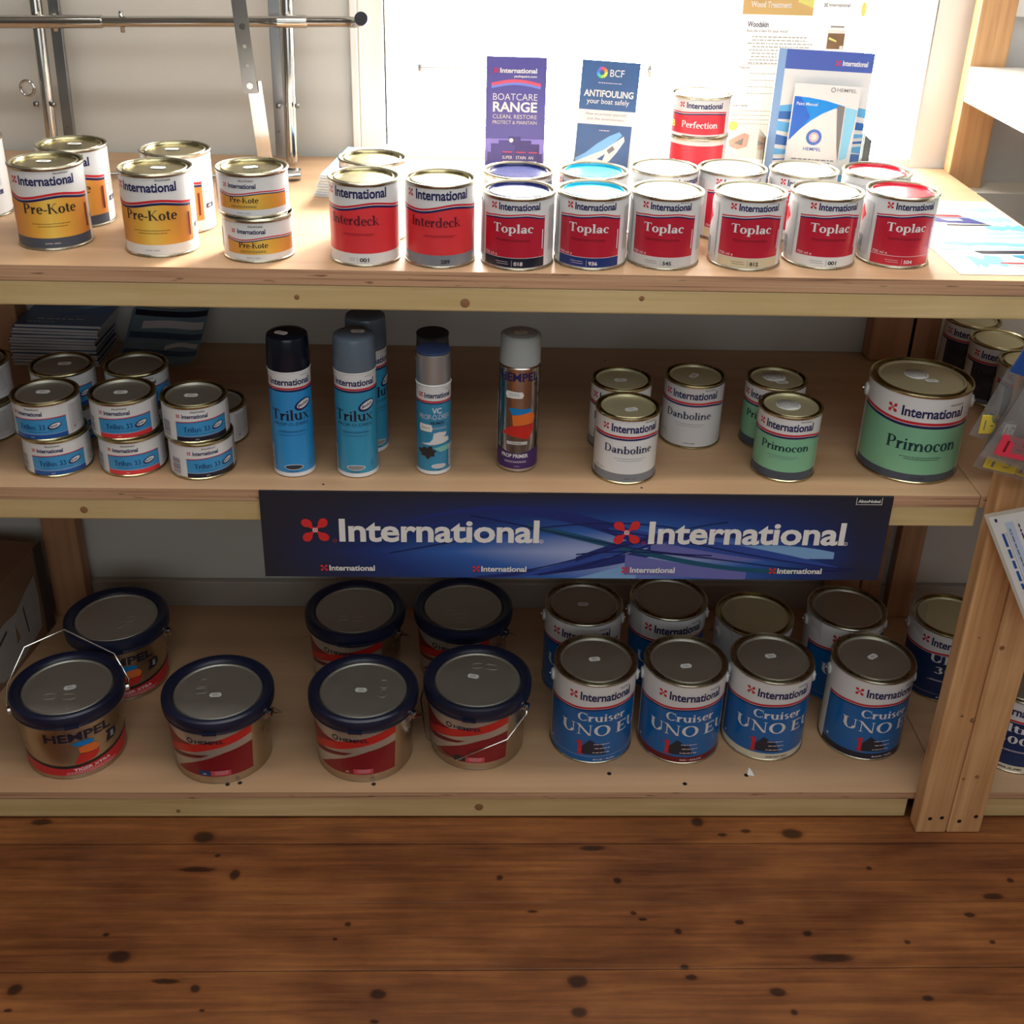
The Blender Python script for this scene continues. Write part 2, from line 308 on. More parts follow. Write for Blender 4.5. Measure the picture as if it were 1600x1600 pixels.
G = {
 'T': (.64, [('v',.32,0,.7,'b'),('h',.03,.61,.68),('v',.045,.54,.7,'',.035),('v',.595,.54,.7,'',.035)]),
 'P': (.58, [('v',.13,0,.7,'bt'),('r',.3,.5,.25,.2,-90,90),('h',.13,.31,.682),('h',.13,.31,.318)]),
 'K': (.70, [('v',.13,0,.7,'bt'),('d',.17,.3,.54,.7,.05),('d',.28,.4,.6,0,.13),('s',.56,.67,.2),('s',.62,0,.24)]),
 'I': (.3, [('v',.15,0,.7,'bt')]),
 'D': (.72, [('v',.13,0,.7,'bt'),('r',.32,.35,.36,.35,-90,90),('h',.13,.34,.682),('h',.13,.34,.018)]),
 'C': (.68, [('r',.37,.35,.34,.365,48,312),('v',.62,.46,.7,'',.035),('v',.62,.05,.2,'',.03)]),
 'U': (.72, [('v',.13,.2,.7,'t'),('v',.57,.2,.7,'t',.04),('r',.345,.24,.265,.25,180,360)]),
 'N': (.74, [('v',.12,0,.7,'b',.04),('d',.07,.7,.6,0,.13),('v',.61,0,.7,'t',.04),('s',.06,.67,.16)]),
 'O': (.78, [('r',.39,.35,.36,.37,0,360)]),
 'E': (.6, [('v',.13,0,.7,'bt'),('h',.13,.52,.682),('h',.13,.55,.018),('h',.13,.4,.36),('v',.51,.54,.7,'',.035),('v',.54,0,.17,'',.035),('v',.39,.28,.44,'',.03)]),
 'o': (.52, [('r',.26,.23,.24,.245,0,360)]),
 'p': (.58, [('v',.13,-.22,.46,'bl'),('r',.3,.23,.24,.245,0,360)]),
 'b': (.56, [('v',.12,0,.72,'l'),('r',.29,.23,.24,.245,0,360)]),
 'd': (.58, [('v',.44,0,.72,'l'),('r',.27,.23,.24,.245,0,360),('s',.49,0,.12)]),
 'l': (.27, [('v',.13,0,.72,'bl')]),
 'i': (.27, [('v',.13,0,.46,'bl'),('e',.13,.6,.065)]),
 'a': (.49, [('r',.2,.135,.18,.145,0,360),('v',.36,.03,.34,''),('r',.245,.33,.17,.135,0,150),('s',.41,0,.14),('e',.1,.36,.05)]),
 'c': (.45, [('r',.25,.23,.23,.245,48,312),('e',.38,.36,.055)]),
 'e': (.47, [('r',.25,.23,.23,.245,0,315),('h',.06,.46,.255)]),
 'r': (.41, [('v',.13,0,.46,'bl'),('r',.31,.28,.17,.18,70,180),('e',.34,.4,.06)]),
 'n': (.6, [('v',.13,0,.46,'bl'),('r',.32,.27,.2,.19,0,180),('v',.465,0,.29,'b')]),
 'm': (.92, [('v',.13,0,.46,'bl'),('r',.32,.27,.2,.19,0,180),('v',.465,0,.29,'b'),('r',.65,.27,.2,.19,0,180),('v',.795,0,.29,'b')]),
 'u': (.6, [('v',.13,.17,.46,'l'),('r',.3,.19,.22,.2,180,360),('v',.45,0,.46,'l'),('s',.5,0,.12)]),
 's': (.39, [('r',.19,.335,.155,.13,40,275),('r',.19,.125,.165,.135,-140,95)]),
 't': (.34, [('v',.15,.1,.6,''),('h',.02,.3,.44),('r',.25,.13,.16,.14,180,310)]),
 'k': (.56, [('v',.13,0,.72,'bl'),('d',.17,.19,.42,.46,.045),('d',.25,.28,.49,0,.115),('s',.42,.435,.16),('s',.49,0,.18)]),
 'x': (.5, [('d',.05,.46,.42,0,.12),('d',.06,0,.4,.46,.042),('s',.1,.435,.18),('s',.4,.435,.16),('s',.08,0,.16),('s',.42,0,.18)]),
 'f': (.34, [('v',.14,0,.58,'b'),('h',.03,.28,.44),('r',.26,.57,.165,.15,45,180),('e',.31,.64,.05)]),
 '-': (.32, [('q',.03,.29,.2,.27)]),
 '3': (.5, [('r',.21,.53,.19,.165,-80,150),('r',.21,.19,.23,.2,-150,85)]),
 '0': (.52, [('r',.26,.345,.23,.36,0,360)]),
 '1': (.36, [('v',.2,0,.7,'b',.13),('d',.04,.56,.2,.7,.06)]),
 ' ': (.26, []),
}
def serif(s):
    key = (s, 'serif')
    if key in TC: return TC[key]
    V = []; F = []
    def q(*p): o = len(V); V.extend(p); F.append((o, o + 1, o + 2, o + 3))
    X = 0
    for ch in s:
        adv, ops = G[ch]
        for op in ops:
            k = op[0]
            if k == 'v':
                x, y0, y1, fl = op[1:5]; wd = op[5] if len(op) > 5 else SS
                q((X + x - wd / 2, y0), (X + x + wd / 2, y0), (X + x + wd / 2, y1), (X + x - wd / 2, y1))
                if 'b' in fl: q((X + x - wd / 2 - .065, y0), (X + x + wd / 2 + .065, y0), (X + x + wd / 2 + .065, y0 + .03), (X + x - wd / 2 - .065, y0 + .03))
                if 't' in fl: q((X + x - wd / 2 - .065, y1 - .03), (X + x + wd / 2 + .065, y1 - .03), (X + x + wd / 2 + .065, y1), (X + x - wd / 2 - .065, y1))
                if 'l' in fl: q((X + x - wd / 2 - .08, y1 - .06), (X + x, y1 - .05), (X + x + wd / 2, y1), (X + x - wd / 2 - .08, y1 - .03))
            elif k == 'h': q((X + op[1], op[3] - TT / 2), (X + op[2], op[3] - TT / 2), (X + op[2], op[3] + TT / 2), (X + op[1], op[3] + TT / 2))
            elif k == 'q': q((X + op[1], op[3]), (X + op[2], op[3]), (X + op[2], op[4]), (X + op[1], op[4]))
            elif k == 's': q((X + op[1] - op[3] / 2, op[2]), (X + op[1] + op[3] / 2, op[2]), (X + op[1] + op[3] / 2, op[2] + .03), (X + op[1] - op[3] / 2, op[2] + .03))
            elif k == 'd':
                x0, y0, x1, y1, wd = op[1:]
                q((X + x0 - wd / 2, y0), (X + x0 + wd / 2, y0), (X + x1 + wd / 2, y1), (X + x1 - wd / 2, y1))
            elif k == 'e':
                o = len(V); n = 10
                V.extend((X + op[1] + op[3] * math.cos(2 * PI * i / n), op[2] + op[3] * math.sin(2 * PI * i / n)) for i in range(n)); F.append(tuple(range(o, o + n)))
            elif k == 'r':
                cx, cy, rx, ry, a0, a1 = op[1:]; n = max(6, int((a1 - a0) / 15)); ix = max(.02, rx - SS); iy = ry - TT
                for i in range(n):
                    A = math.radians(a0 + (a1 - a0) * i / n); B = math.radians(a0 + (a1 - a0) * (i + 1) / n)
                    q((X + cx + ix * math.cos(A), cy + iy * math.sin(A)), (X + cx + rx * math.cos(A), cy + ry * math.sin(A)), (X + cx + rx * math.cos(B), cy + ry * math.sin(B)), (X + cx + ix * math.cos(B), cy + iy * math.sin(B)))
        X += adv
    x0 = min(p[0] for p in V); x1 = max(p[0] for p in V)
    TC[key] = ([((x - x0) / (x1 - x0), y / .7) for x, y in V], F)
    return TC[key]
def petals():
    V = []; F = []
    for k in range(4):
        a = math.radians(45 + 90 * k); n = 12; o = len(V)
        pts = [(.08, .06), (.3, .12)] + [(.68 + .33 * math.cos(t), .285 * math.sin(t)) for t in [math.radians(150 - 300 * i / n) for i in range(n + 1)]] + [(.3, -.07), (.08, -.06)]
        for x, y in pts:
            b = a + .12 * (x - .5); V.append((x * math.cos(b) - y * math.sin(b), x * math.sin(b) + y * math.cos(b)))
        F.append(tuple(range(o, o + len(pts))))
    o = len(V); V += [(.13 * math.cos(2 * PI * i / 10), .13 * math.sin(2 * PI * i / 10)) for i in range(10)]; F.append(tuple(range(o, o + 10)))
    return V, F
PET = petals()

class Label:
    """print laid out flat (u metres, z metres) and wrapped on radius R(z), or left flat (R None)"""
    def __init__(s, R=None): s.R = (lambda z: R) if isinstance(R, float) else R; s.mb = MB(); s.layer = 0; s.R0 = s.R(.05) if s.R else None
    def u(s, a): return math.radians(a) * s.R0 if s.R else a
    def put(s, V, F, m, cut=True):
        s.layer += 1; e = s.layer * 7e-5
        if s.R and cut:
            bm = bmesh.new(); vs = [bm.verts.new((x, z, 0)) for x, z in V]
            for f in F:
                try: bm.faces.new([vs[i] for i in f])
                except ValueError: pass
            st = math.radians(5) * s.R0; x0 = min(v[0] for v in V); x1 = max(v[0] for v in V)
            for k in range(math.ceil(x0 / st), math.floor(x1 / st) + 1):
                bmesh.ops.bisect_plane(bm, geom=bm.verts[:] + bm.edges[:] + bm.faces[:], plane_co=(k * st, 0, 0), plane_no=(1, 0, 0), dist=1e-7)
            bm.verts.index_update(); V = [(v.co.x, v.co.y) for v in bm.verts]; F = [tuple(v.index for v in f.verts) for f in bm.faces]; bm.free()
        if s.R:
            P = []
            for x, z in V:
                r = s.R(z) + e; a = x / s.R0; P.append((r * math.sin(a), -r * math.cos(a), z))
        else: P = [(x, -e * .6, z) for x, z in V]
        s.mb.add(P, F, m, bool(s.R)); return s
    def rect(s, a0, a1, z0, z1, m): return s.strip(a0, a1, lambda t: z1, lambda t: z0, m)
    def strip(s, a0, a1, ft, fb, m):
        n = max(1, round(abs(a1 - a0) / 2.5)) if s.R else 24
        V = []; F = []
        for i in range(n + 1):
            t = i / n; x = s.u(a0 + (a1 - a0) * t); V += [(x, fb(t)), (x, ft(t))]
        for i in range(n): F.append((2 * i, 2 * i + 2, 2 * i + 3, 2 * i + 1))
        return s.put(V, F, m, False)
    def text(s, st, a0, a1, z, cap, m, font='b', slope=0):
        V, F = serif(st) if font == 's' else sans(st, font)
        u0, u1 = s.u(a0), s.u(a1)
        return s.put([(u0 + (u1 - u0) * x, z + cap * y + slope * (x - .5) * (u1 - u0)) for x, y in V], F, m)
    def prop(s, a, z, r, m=None):
        return s.put([(s.u(a) + x * r, z + y * r) for x, y in PET[0]], PET[1], m or RED)
    def poly(s, pts, m): return s.put([(s.u(a), z) for a, z in pts], [tuple(range(len(pts)))], m)
    def ell(s, a, z, ra, rz, m, tilt=0, n=20):
        c, d = math.cos(tilt), math.sin(tilt); P = []
        for i in range(n):
            x = ra * math.cos(2 * PI * i / n); y = rz * math.sin(2 * PI * i / n); P.append((s.u(a) + x * c - y * d, z + x * d + y * c))
        return s.put(P, [tuple(range(n))], m)
    def ring(s, a, z, ro, ri, m, n=24):
        V = []; F = []
        for i in range(n):
            t = 2 * PI * i / n; V += [(s.u(a) + ro * math.cos(t), z + ro * math.sin(t)), (s.u(a) + ri * math.cos(t), z + ri * math.sin(t))]
        for i in range(n): j = (i + 1) % n; F.append((2 * i, 2 * j, 2 * j + 1, 2 * i + 1))
        return s.put(V, F, m)
    def fine(s, a0, a1, z, n, m, h=.0007, gap=.0019):
        """lines of print too small to read: short dashes"""
        V = []; F = []; u0, u1 = s.u(a0), s.u(a1); rn = random.Random(int(abs(a0 * 31 + z * 9999)) + n)
        for k in range(n):
            x = u0 + (u1 - u0) * rn.uniform(0, .12); e = u1 - (u1 - u0) * rn.uniform(0, .15); zz = z - k * gap
            while x < e:
                l = rn.uniform(1.5, 5) * h; o = len(V); V += [(x, zz), (min(x + l, e), zz), (min(x + l, e), zz + h), (x, zz + h)]; F.append((o, o + 1, o + 2, o + 3)); x += l + h * .9
        return s.put(V, F, m, False)
    def barcode(s, a0, a1, z0, z1, horizontal=True):
        s.rect(a0, a1, z0 - .001, z1 + .001, WHITE); V = []; F = []; rn = random.Random(3); u0, u1 = s.u(a0), s.u(a1); u0 += (u1 - u0) * .12; u1 -= (u1 - u0) * .12; z = z0
        while z < z1:
            h = rn.uniform(.0005, .0016); o = len(V); V += [(u0, z), (u1, z), (u1, min(z + h, z1)), (u0, min(z + h, z1))]; F.append((o, o + 1, o + 2, o + 3)); z += h + rn.uniform(.0005, .0013)
        return s.put(V, F, BARS, True)
    def mesh(s, name): return s.mb.mesh(name, fix=False)
def hump(z, *pts):
    def f(t):
        for (a, va), (b_, vb) in zip(pts, pts[1:]):
            if t <= b_ + 1e-6:
                k = max(0, (t - a) / (b_ - a)); k = k * k * (3 - 2 * k); return z + va + (vb - va) * k
        return z + pts[-1][1]
    return f
def wave(z, amp, ph=0): return lambda t: z - amp * math.sin(2 * PI * (t + ph))
def dip(z, amp): return lambda t: z + amp * (max(0, .55 - t) ** 2 * 3.3)
def sh(f, d): return lambda t: f(t) + d
def logo(L, a0, a1, pa, z, cap, pr, m=NAVY):
    L.prop(pa, z + cap * .5, pr).text('International', a0, a1, z - cap * .04, cap * 1.1, m, 'b')

# ---------------------------------------------------------------- room shell
bx_floor = thing('floor', '', 'floor'); del bx_floor['label'], bx_floor['category']; bx_floor['kind'] = 'structure'
FLM = floor_wood('stained_floorboards')
seams = [1.2625 + .1298 * k for k in range(-24, 9)]
for k in range(len(seams) - 1):
    y0, y1 = seams[k], seams[k + 1]
    if y0 > 2.16: break
    dz = [0, -.0012, .0006, -.0005][k % 4]
    bx('plank', -2.4, 2.4, y0 + .0006, min(y1, 2.3) - .0006, -.022, dz * .6, FLM, bx_floor, bevel=.0008)
sub = bx('subfloor', -2.5, 2.5, -2.6, 2.4, -.05, -.023, mat('dark_underfloor', (30, 22, 18), .9), bx_floor)
LOWY, UPY = 2.165, 2.255
struct('ceiling', MB().box(-2.5, 2.5, -2.6, 2.6, 2.5, 2.6, CEILM).mesh('ceiling'))
struct('wall_left', MB().box(-2.5, -2.4, -2.6, 2.5, -.05, 2.5, WALLD).mesh('wall_left'))
struct('wall_right', MB().box(2.4, 2.5, -2.6, 2.5, -.05, 2.5, WALLD).mesh('wall_right'))
struct('wall_front', MB().box(-2.5, 2.5, -2.7, -2.6, -.05, 2.5, WALLD).mesh('wall_front'))
WX0, WX1, WZ0, WZ1 = -.21, .90, 1.03, 2.2
b = MB()
b.box(-2.4, 2.4, LOWY, 2.46, -.05, .999, WALLM)
b.box(-2.4, WX0, UPY, 2.46, .999, 2.5, WALLM)
b.box(WX1 + .02, 2.4, UPY, 2.46, .999, 2.5, WALLR)
b.box(WX0, WX1 + .02, UPY, 2.46, WZ1, 2.5, WALLM)
b.box(WX0, WX1 + .02, UPY, 2.46, .999, WZ0 - .01, WALLM)
struct('wall_back', b.mesh('wall_back'))
struct('baseboard_back', MB().box(-2.4, 2.4, 2.148, 2.1645, 0.0, .125, mat('grey_skirting_paint', (176, 168, 158), .5, 0, .04, 8)).mesh('baseboard_back', bevel=.003))
win = thing('window_1', '', 'window'); del win['label'], win['category']; win['kind'] = 'structure'
f = MB(); y0, y1 = 2.262, 2.30
f.box(WX0, WX0 + .045, y0, y1, WZ0 - .01, WZ1, WHITEP); f.box(WX1 - .052, WX1 + .02, y0, y1, WZ0 - .01, WZ1, WHITEP)
f.box(WX0 + .045, WX1 - .052, y0, y1, WZ0 - .01, WZ0 + .008, WHITEP); f.box(WX0 + .045, WX1 - .052, y0, y1, WZ1 - .05, WZ1, WHITEP)
link('window_frame', f.mesh('window_frame', bevel=.003), win)
bx('window_pane', WX0 + .045, WX1 - .052, 2.279, 2.283, WZ0 + .008, WZ1 - .05, GLASS, win)
bx('window_sill', WX0 - .01, WX1 + .02, 2.235, 2.30, WZ0 - .031, WZ0 - .0105, WHITEP, win, bevel=.003)
st = MB().tube([(-.096, 2.235, 1.193), (.335, 2.235, 1.2)], .0016, WHITEP, 8); st.tube([(-.096, 2.235, 1.186), (-.096, 2.235, 1.199)], .0035, SATIN, 8)
st.tube([(.325, 2.235, 1.188), (.325, 2.262, 1.188)], .003, SATIN, 8); st.tube([(.325, 2.235, 1.186), (.325, 2.235, 1.206)], .0034, SATIN, 8)
link('window_stay', st.mesh('window_stay'), win)
struct('trim_1', MB().box(WX0 - .012, WX0, 2.238, 2.2549, 1.0, 2.25, WHITEP).mesh('trim_1', bevel=.002))

# ---------------------------------------------------------------- main shelving
TOP, MID, BOT = 1.0266, .6747, .0631
YF = 1.581
unit = thing('shelving_unit', 'long pine and plywood shelving unit with three shelves against the back wall', 'shelves')
PM = {'front': PLYE, 'left': PLYE, 'right': PLYE}
def board(name, x0, x1, z1, th, parent, y1=LOWY - .002, yf=YF):
    return bx(name, x0, x1, yf, y1, z1 - th, z1, PLY, parent, PM, .0008)
board('shelf_board', -1.6, .904, TOP, .023, unit, 2.2345)
board('shelf_board', -1.6, .80, MID, .021, unit)
board('shelf_board', -1.6, .862, BOT, .016, unit, 2.147)
def rail(x0, x1, z0, z1, parent, yf=YF + .001, label=None):
    return bx('front_rail', x0, x1, yf, yf + .044, z0, z1, RAIL, parent, bevel=.0025)
rail(-1.6, .904, .9672, 1.0033, unit); rail(-1.6, .80, .6185, .6535, unit); rail(-1.6, .80, .0045, .0468, unit)
for x, z, r in [(-.007, .98, .007), (-.244, .985, .004), (.244, .991, .004), (-.588, .635, .006), (-.507, .018, .004), (.026, .027, .008)]:
    link('knot', MB().lathe([(0, .0004), (r * .7, .0004), (r, 0)], KNOTM, 14).mesh('knot'), unit, (x, YF + .0009, z), (PI / 2, .3, 0))
PKN = [(.8598, .259, .0055), (.8395, .268, .003), (.8935, .133, .004), (.8705, .128, .003), (.877, .41, .0045), (.874, .535, .0025), (.835, .43, .002)]
# front post: two studs
for k, (x0, x1) in enumerate([(.8085, .8632), (.8642, .9255)]):
    p = bx('front_post', x0, x1, 1.545, 1.5795, 0.001, .9665, POST, unit, bevel=.004)
for x, z, r in PKN:
    link('knot', MB().lathe([(0, .0004), (r * .7, .0004), (r, 0)], KNOTM, 14).mesh('knot'), unit, (x, 1.5449, z), (PI / 2, .6, 0))
for x, z in [(.829, .035), (.85, .037), (.883, .029), (.911, .040)]:
    link('screw', MB().lathe([(0, .0005), (.0022, .0008), (.0034, .0004), (.0040, .0)], SCREW, 12).mesh('screw'), unit, (x, 1.5448, z), (PI / 2, 0, 0))
for x0, x1, y in [(-.876, -.806, 2.105), (.782, .853, 2.118), (.8555, .90, 2.118)]:
    bx('rear_post', x0, x1, y, 2.1465, BOT + .001, MID - .0215, REARP, unit, bevel=.003)
    bx('rear_post', x0 - (.035 if x0 < 0 else 0), x1 + (.015 if x1 > .85 else (-.045 if x0 < 0 else 0)), y, 2.1465 + .015, MID + .001, TOP - .024, REARP, unit, bevel=.003)
for x, y, z in [(.262, 1.628, BOT), (.396, 1.602, BOT), (.512, 1.624, BOT), (-.162, 1.601, BOT), (-.399, 1.604, BOT), (-.42, 1.6, BOT), (-.223, 1.598, MID), (.27, 1.597, MID), (.262, 2.10, MID)]:
    r = .0042 if z == BOT else .0022
    link('screw', MB().lathe([(0, .0005), (r * .6, .0006), (r, 0)], SCREW, 12).mesh('screw'), unit, (x, y, z + .0001))
# torn paper shred on the bottom shelf
V = [(0, 0, 0), (.012, -.003, .0005), (.010, .010, .001), (.006, .018, .002), (.002, .008, .001)]
s_ = MB().add(V, [(0, 1, 2, 3, 4)], STICK, False).add([(x, y, z - .0004) for x, y, z in V], [(4, 3, 2, 1, 0)], STICK, False)
tag(link('paper_shred', s_.mesh('paper_shred', False), None, (.514, 1.624, BOT + .0008)), 'small torn white paper shred on the bottom shelf before the blue tins', 'paper')

side = thing('side_shelving_unit', 'pine side shelving unit continuing past the front post, with sunlit white upper shelf', 'shelves')
bx('shelf_board', .8015, 2.2, YF, LOWY - .002, MID - .021, MID, PLY, side, PM, .0008)
bx('shelf_board', .8635, 2.2, YF, 2.147, BOT - .016, BOT, PLY, side, PM, .0008)
bx('front_rail', .9265, 2.2, YF + .001, YF + .045, .0045, .0468, RAIL, side, bevel=.0025)
bx('upper_shelf', .905, 2.2, 1.5, 2.2, 1.160, 1.2225, WHITEP, side, bevel=.002, label='thick upper shelf coloured sunlit white')  # sunlight on the board is put into its white colour
bx('rear_post', .9055, .972, 2.203, 2.2345, TOP - .05, 2.0, POST, side, bevel=.003)
bx('rear_post', .9215, .975, 2.118, 2.1465, BOT + .001, MID - .0215, REARP, side, bevel=.003)
bx('end_post', 2.1, 2.2, 1.545, 1.5795, .001, 1.15, POST, side, bevel=.004)
tag(bx('wall_panel', .973, 1.12, 2.236, 2.2545, 1.305, 1.5, WHITEP, None, bevel=.003), 'white panel fixed on the grey wall above the sunlit white upper shelf', 'panel')

# ---------------------------------------------------------------- tins
MESH = {}
def tin_parts(R, h, tin=TIN, lidm=LIDG, paint=None, curl=.0):
    key = ('tin', R, h, tin.name, lidm.name, paint.name if paint else '')
    if key in MESH: return MESH[key]
    bodyp = [(0, .0012), (R - .005, .0012), (R - .004, 0), (R + .0006, 0), (R + .0013, .0012), (R + .001, .0026), (R - .0004, .0036), (R - .0004, h - .0046)]
    rimp = [(R - .0004, h - .0048), (R + .0009, h - .0042), (R + .0014, h - .0018), (R + .0006, h - .0002), (R - .0006, h), (R - .0022, h - .0012), (R - .0028, h - .0058), (R * .885, h - .0062), (R * .875, h - .0022), (R * .855, h - .0012)]
    lidp = [(R * .855, h - .0014), (R * .835, h - .0008), (R * .82, h - .0018), (R * .805, h - .0044), (R * .7, h - .0046), (R * .3, h - .0043), (0, h - .0043)]
    MESH[key] = (MB().lathe(bodyp, tin).mesh('tin_body'), MB().lathe(rimp, tin).mesh('tin_rim'), MB().lathe(lidp, lidm).mesh('tin_lid'))
    return MESH[key]
def sticker_mesh():
    if 'st' in MESH: return MESH['st']
    P = [(-.011, 0), (-.008, -.0058), (.008, -.0058), (.011, 0), (.008, .0058), (-.008, .0058)]
    mb = MB().add([(x, y, .0004) for x, y in P], [tuple(range(6))], STICK, False).add([(x, y, 0) for x, y in P], [tuple(range(6))[::-1]], STICK, False)
    for k in range(2):
        x = -.005
        for j in range(3 + k): mb.add([(x, .001 - k * .003, .00055), (x + .0022, .001 - k * .003, .00055), (x + .0022, .0023 - k * .003, .00055), (x, .0023 - k * .003, .00055)], [(0, 1, 2, 3)], GREY, False); x += .003
    MESH['st'] = mb.mesh('price_sticker', False); return MESH['st']
def round_sticker():
    if 'rs' in MESH: return MESH['rs']
    mb = MB().lathe([(0, .0005), (.0195, .0005), (.0195, 0)], STICK, 28)
    for k in range(7):
        z = -.012 + k * .004; hw = math.sqrt(max(0, .0175 ** 2 - z * z)); x = -hw
        rn = random.Random(k)
        while x < hw - .002:
            l = rn.uniform(.001, .004); mb.add([(x, z, .0007), (x + l, z, .0007), (x + l, z + .0016, .0007), (x, z + .0016, .0007)], [(0, 1, 2, 3)], GREY, False); x += l + .001
    MESH['rs'] = mb.mesh('round_sticker', False); return MESH['rs']
def ear_mesh():
    if 'ear' in MESH: return MESH['ear']
    b = MB().lathe([(0, 0), (.011, 0), (.011, .003), (.0085, .005), (.004, .0052), (.0035, .003), (0, .003)], CLEARP, 20)
    b.lathe([(0, .003), (.0028, .003), (.002, .0058), (0, .0062)], SATIN, 12)
    MESH['ear'] = b.mesh('handle_ear'); return MESH['ear']
def face(X, Y): return -math.atan2(X, Y)
def tin(kind, X, Y, z, off, labelmesh, text, group, R, h, tinm=TIN, lidm=LIDG, sticker=None, ears=False, rsticker=None, name='paint_tin'):
    ph = face(X, Y) + math.radians(off)
    t = thing(name, text, 'paint tin', (X, Y, z), ph, group)
    bm_, rm, lm = tin_parts(R, h, tinm, lidm)
    link('body', bm_, t); link('label', labelmesh, t); link('rim', rm, t); link('lid', lm, t)
    if rsticker: link('round_sticker', round_sticker(), t, (rsticker[0], rsticker[1], h - .0042), (0, 0, -ph + rsticker[2]))
    if sticker:
        a = -ph; x, y = sticker[0], sticker[1]
        link('price_sticker', sticker_mesh(), t, (x * math.cos(a) - y * math.sin(a), x * math.sin(a) + y * math.cos(a), h - .0039 + (.0008 if rsticker else 0)), (0, 0, a + sticker[2]))
    if ears:
        for s in (-1, 1):
            a = math.radians(88) * s - math.radians(off) * .6
            link('handle_ear', ear_mesh(), t, ((R - .0006) * math.sin(a), -(R - .0006) * math.cos(a), h - .031), (PI / 2, 0, a))
        # wire bail lying down the back of the tin
        pts = []
        a0 = -math.radians(off) * .6
        for i in range(25):
            q = math.radians(90 + 180 * i / 24); rr = R + .0062; dz = math.sin(PI * i / 24)
            a = q + a0; pts.append((rr * math.sin(a), -rr * math.cos(a), h - .031 - .055 * dz))
        link('handle', MB().tube(pts, .0013, SATIN, 6).mesh('tin_handle'), t)
    return t
RS_ = .0498
def base_label(R, h, m=WHITE, top=.0052): return Label(R - .0004).rect(-179.9, 180, .0038, h - top, m)
# -- gold primer tins (tall)
def lab_gold(bar):
    R, h = .0512, .118; L = base_label(R, h)
    w_ = hump(.0787, (0, -.001), (.2, -.0065), (.62, .0005), (1, -.0065))
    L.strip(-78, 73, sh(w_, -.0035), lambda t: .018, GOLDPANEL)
    L.strip(-78, 73, sh(w_, .0035), w_, RED); L.strip(-78, 73, sh(w_, -.0008), sh(w_, -.0042), NAVY)
    if bar is not WHITE: L.rect(-78, 73, .004, .018, bar)
    logo(L, -45, 45, -55, .094, .0115, .0066); L.text('AkzoNobel', 12, 36, .1085, .0028, TXT, 'n')
    L.text('Pre-Kote', -43, 42, .0535, .0142, TXT, 's'); L.fine(-36, 38, .0385, 1, TXT); L.fine(-24, 26, .0345, 1, TXT)
    L.text('WHITE / GREY' if bar is WHITE else 'DARK GREY', -14, 10, .0095, .0018, GREY if bar is WHITE else PINKTX, 'n')
    L.fine(78, 100, .1, 34, GREY, .0005, .0016); L.rect(80, 100, .034, .041, NAVY); L.text('A5', 83, 92, .0355, .004, WHITE); L.rect(62, 66, .026, .06, MAROON)
    L.barcode(-120, -95, .03, .07)
    return L.mesh('gold_primer_label')
LG1, LG2 = lab_gold(SLATE), lab_gold(WHITE)
# -- scarlet deck paint tins
def lab_deck(bar, code):
    R, h = .0493, .118; L = base_label(R, h)
    w_ = hump(.0865, (0, -.004), (.27, -.0055), (.64, .002), (1, -.005))
    L.strip(-86, 84, sh(w_, -.0035), lambda t: .019, IDRED)
    L.strip(-86, 84, sh(w_, .0028), w_, RED); L.strip(-86, 84, sh(w_, -.001), sh(w_, -.004), NAVY)
    if bar is not WHITE: L.rect(-86, 84, .004, .019, bar)
    logo(L, -43, 48, -56, .098, .0122, .0066); L.text('AkzoNobel', 20, 43, .1125, .0026, TXT, 'n')
    L.text('Interdeck', -52, 34, .0595, .0135, mat('print_deck_text', (96, 28, 44), .4), 's'); L.fine(-30, 26, .047, 2, MAROON)
    L.text(code, 0, 15, .0072, .0055, TXT, 'b'); L.rect(-4.2, -3.8, .006, .014, GREY); L.fine(-18, -7, .0115, 2, GREY, .0006, .003)
    L.fine(95, 125, .1, 34, GREY, .0005, .0016); L.barcode(-130, -105, .03, .07)
    return L.mesh('deck_paint_label')
LD1, LD2 = lab_deck(WHITE, '001'), lab_deck(GREYBAND, '289')
# -- crimson topcoat tins
def lab_top(bar, code, tcol):
    R, h = .0514, .104; L = base_label(R, h)
    w_ = hump(.0785, (0, -.004), (.27, -.0015), (.68, .0015), (1, -.0035))
    L.strip(-54, 54, sh(w_, -.003), lambda t: .0185, TOPRED)
    L.strip(-54, 54, sh(w_, .0018), w_, RED); L.strip(-54, 54, sh(w_, -.0014), sh(w_, -.0034), NAVY)
    if bar is not WHITE: L.rect(-54, 54, .0045, .0185, bar)
    L.rect(-54, 54, .0182, .0188, PINKTX)
    logo(L, -24, 43, -33, .0868, .0088, .0056); L.fine(22, 40, .0968, 1, TXT, .0006)
    L.text('Toplac', -33, 32, .0545, .0125, WHITE, 's'); L.fine(-34, 36, .0445, 2, MAROON)
    L.text('750 ml e', -51, -26, .0205, .0038, PINKTX, 'n'); L.text(code, 2, 16, .0078, .0052, tcol, 'b'); L.rect(-1.4, -1, .006, .015, tcol); L.fine(-28, -4, .0122, 2, tcol, .0006, .003)
    L.strip(48, 50, lambda t: .058, lambda t: .03, PINKTX)
    L.fine(62, 86, .088, 40, GREY, .0005, .0016)
    L.rect(-118, -62, .012, .09, LGREY); L.poly([(-92, .082), (-78, .068), (-92, .054), (-106, .068)], RED); L.poly([(-92, .079), (-81, .068), (-92, .057), (-103, .068)], BLACK if bar is DKNAVY else RED); L.barcode(-98, -74, .012, .038)
    return L.mesh('topcoat_label')
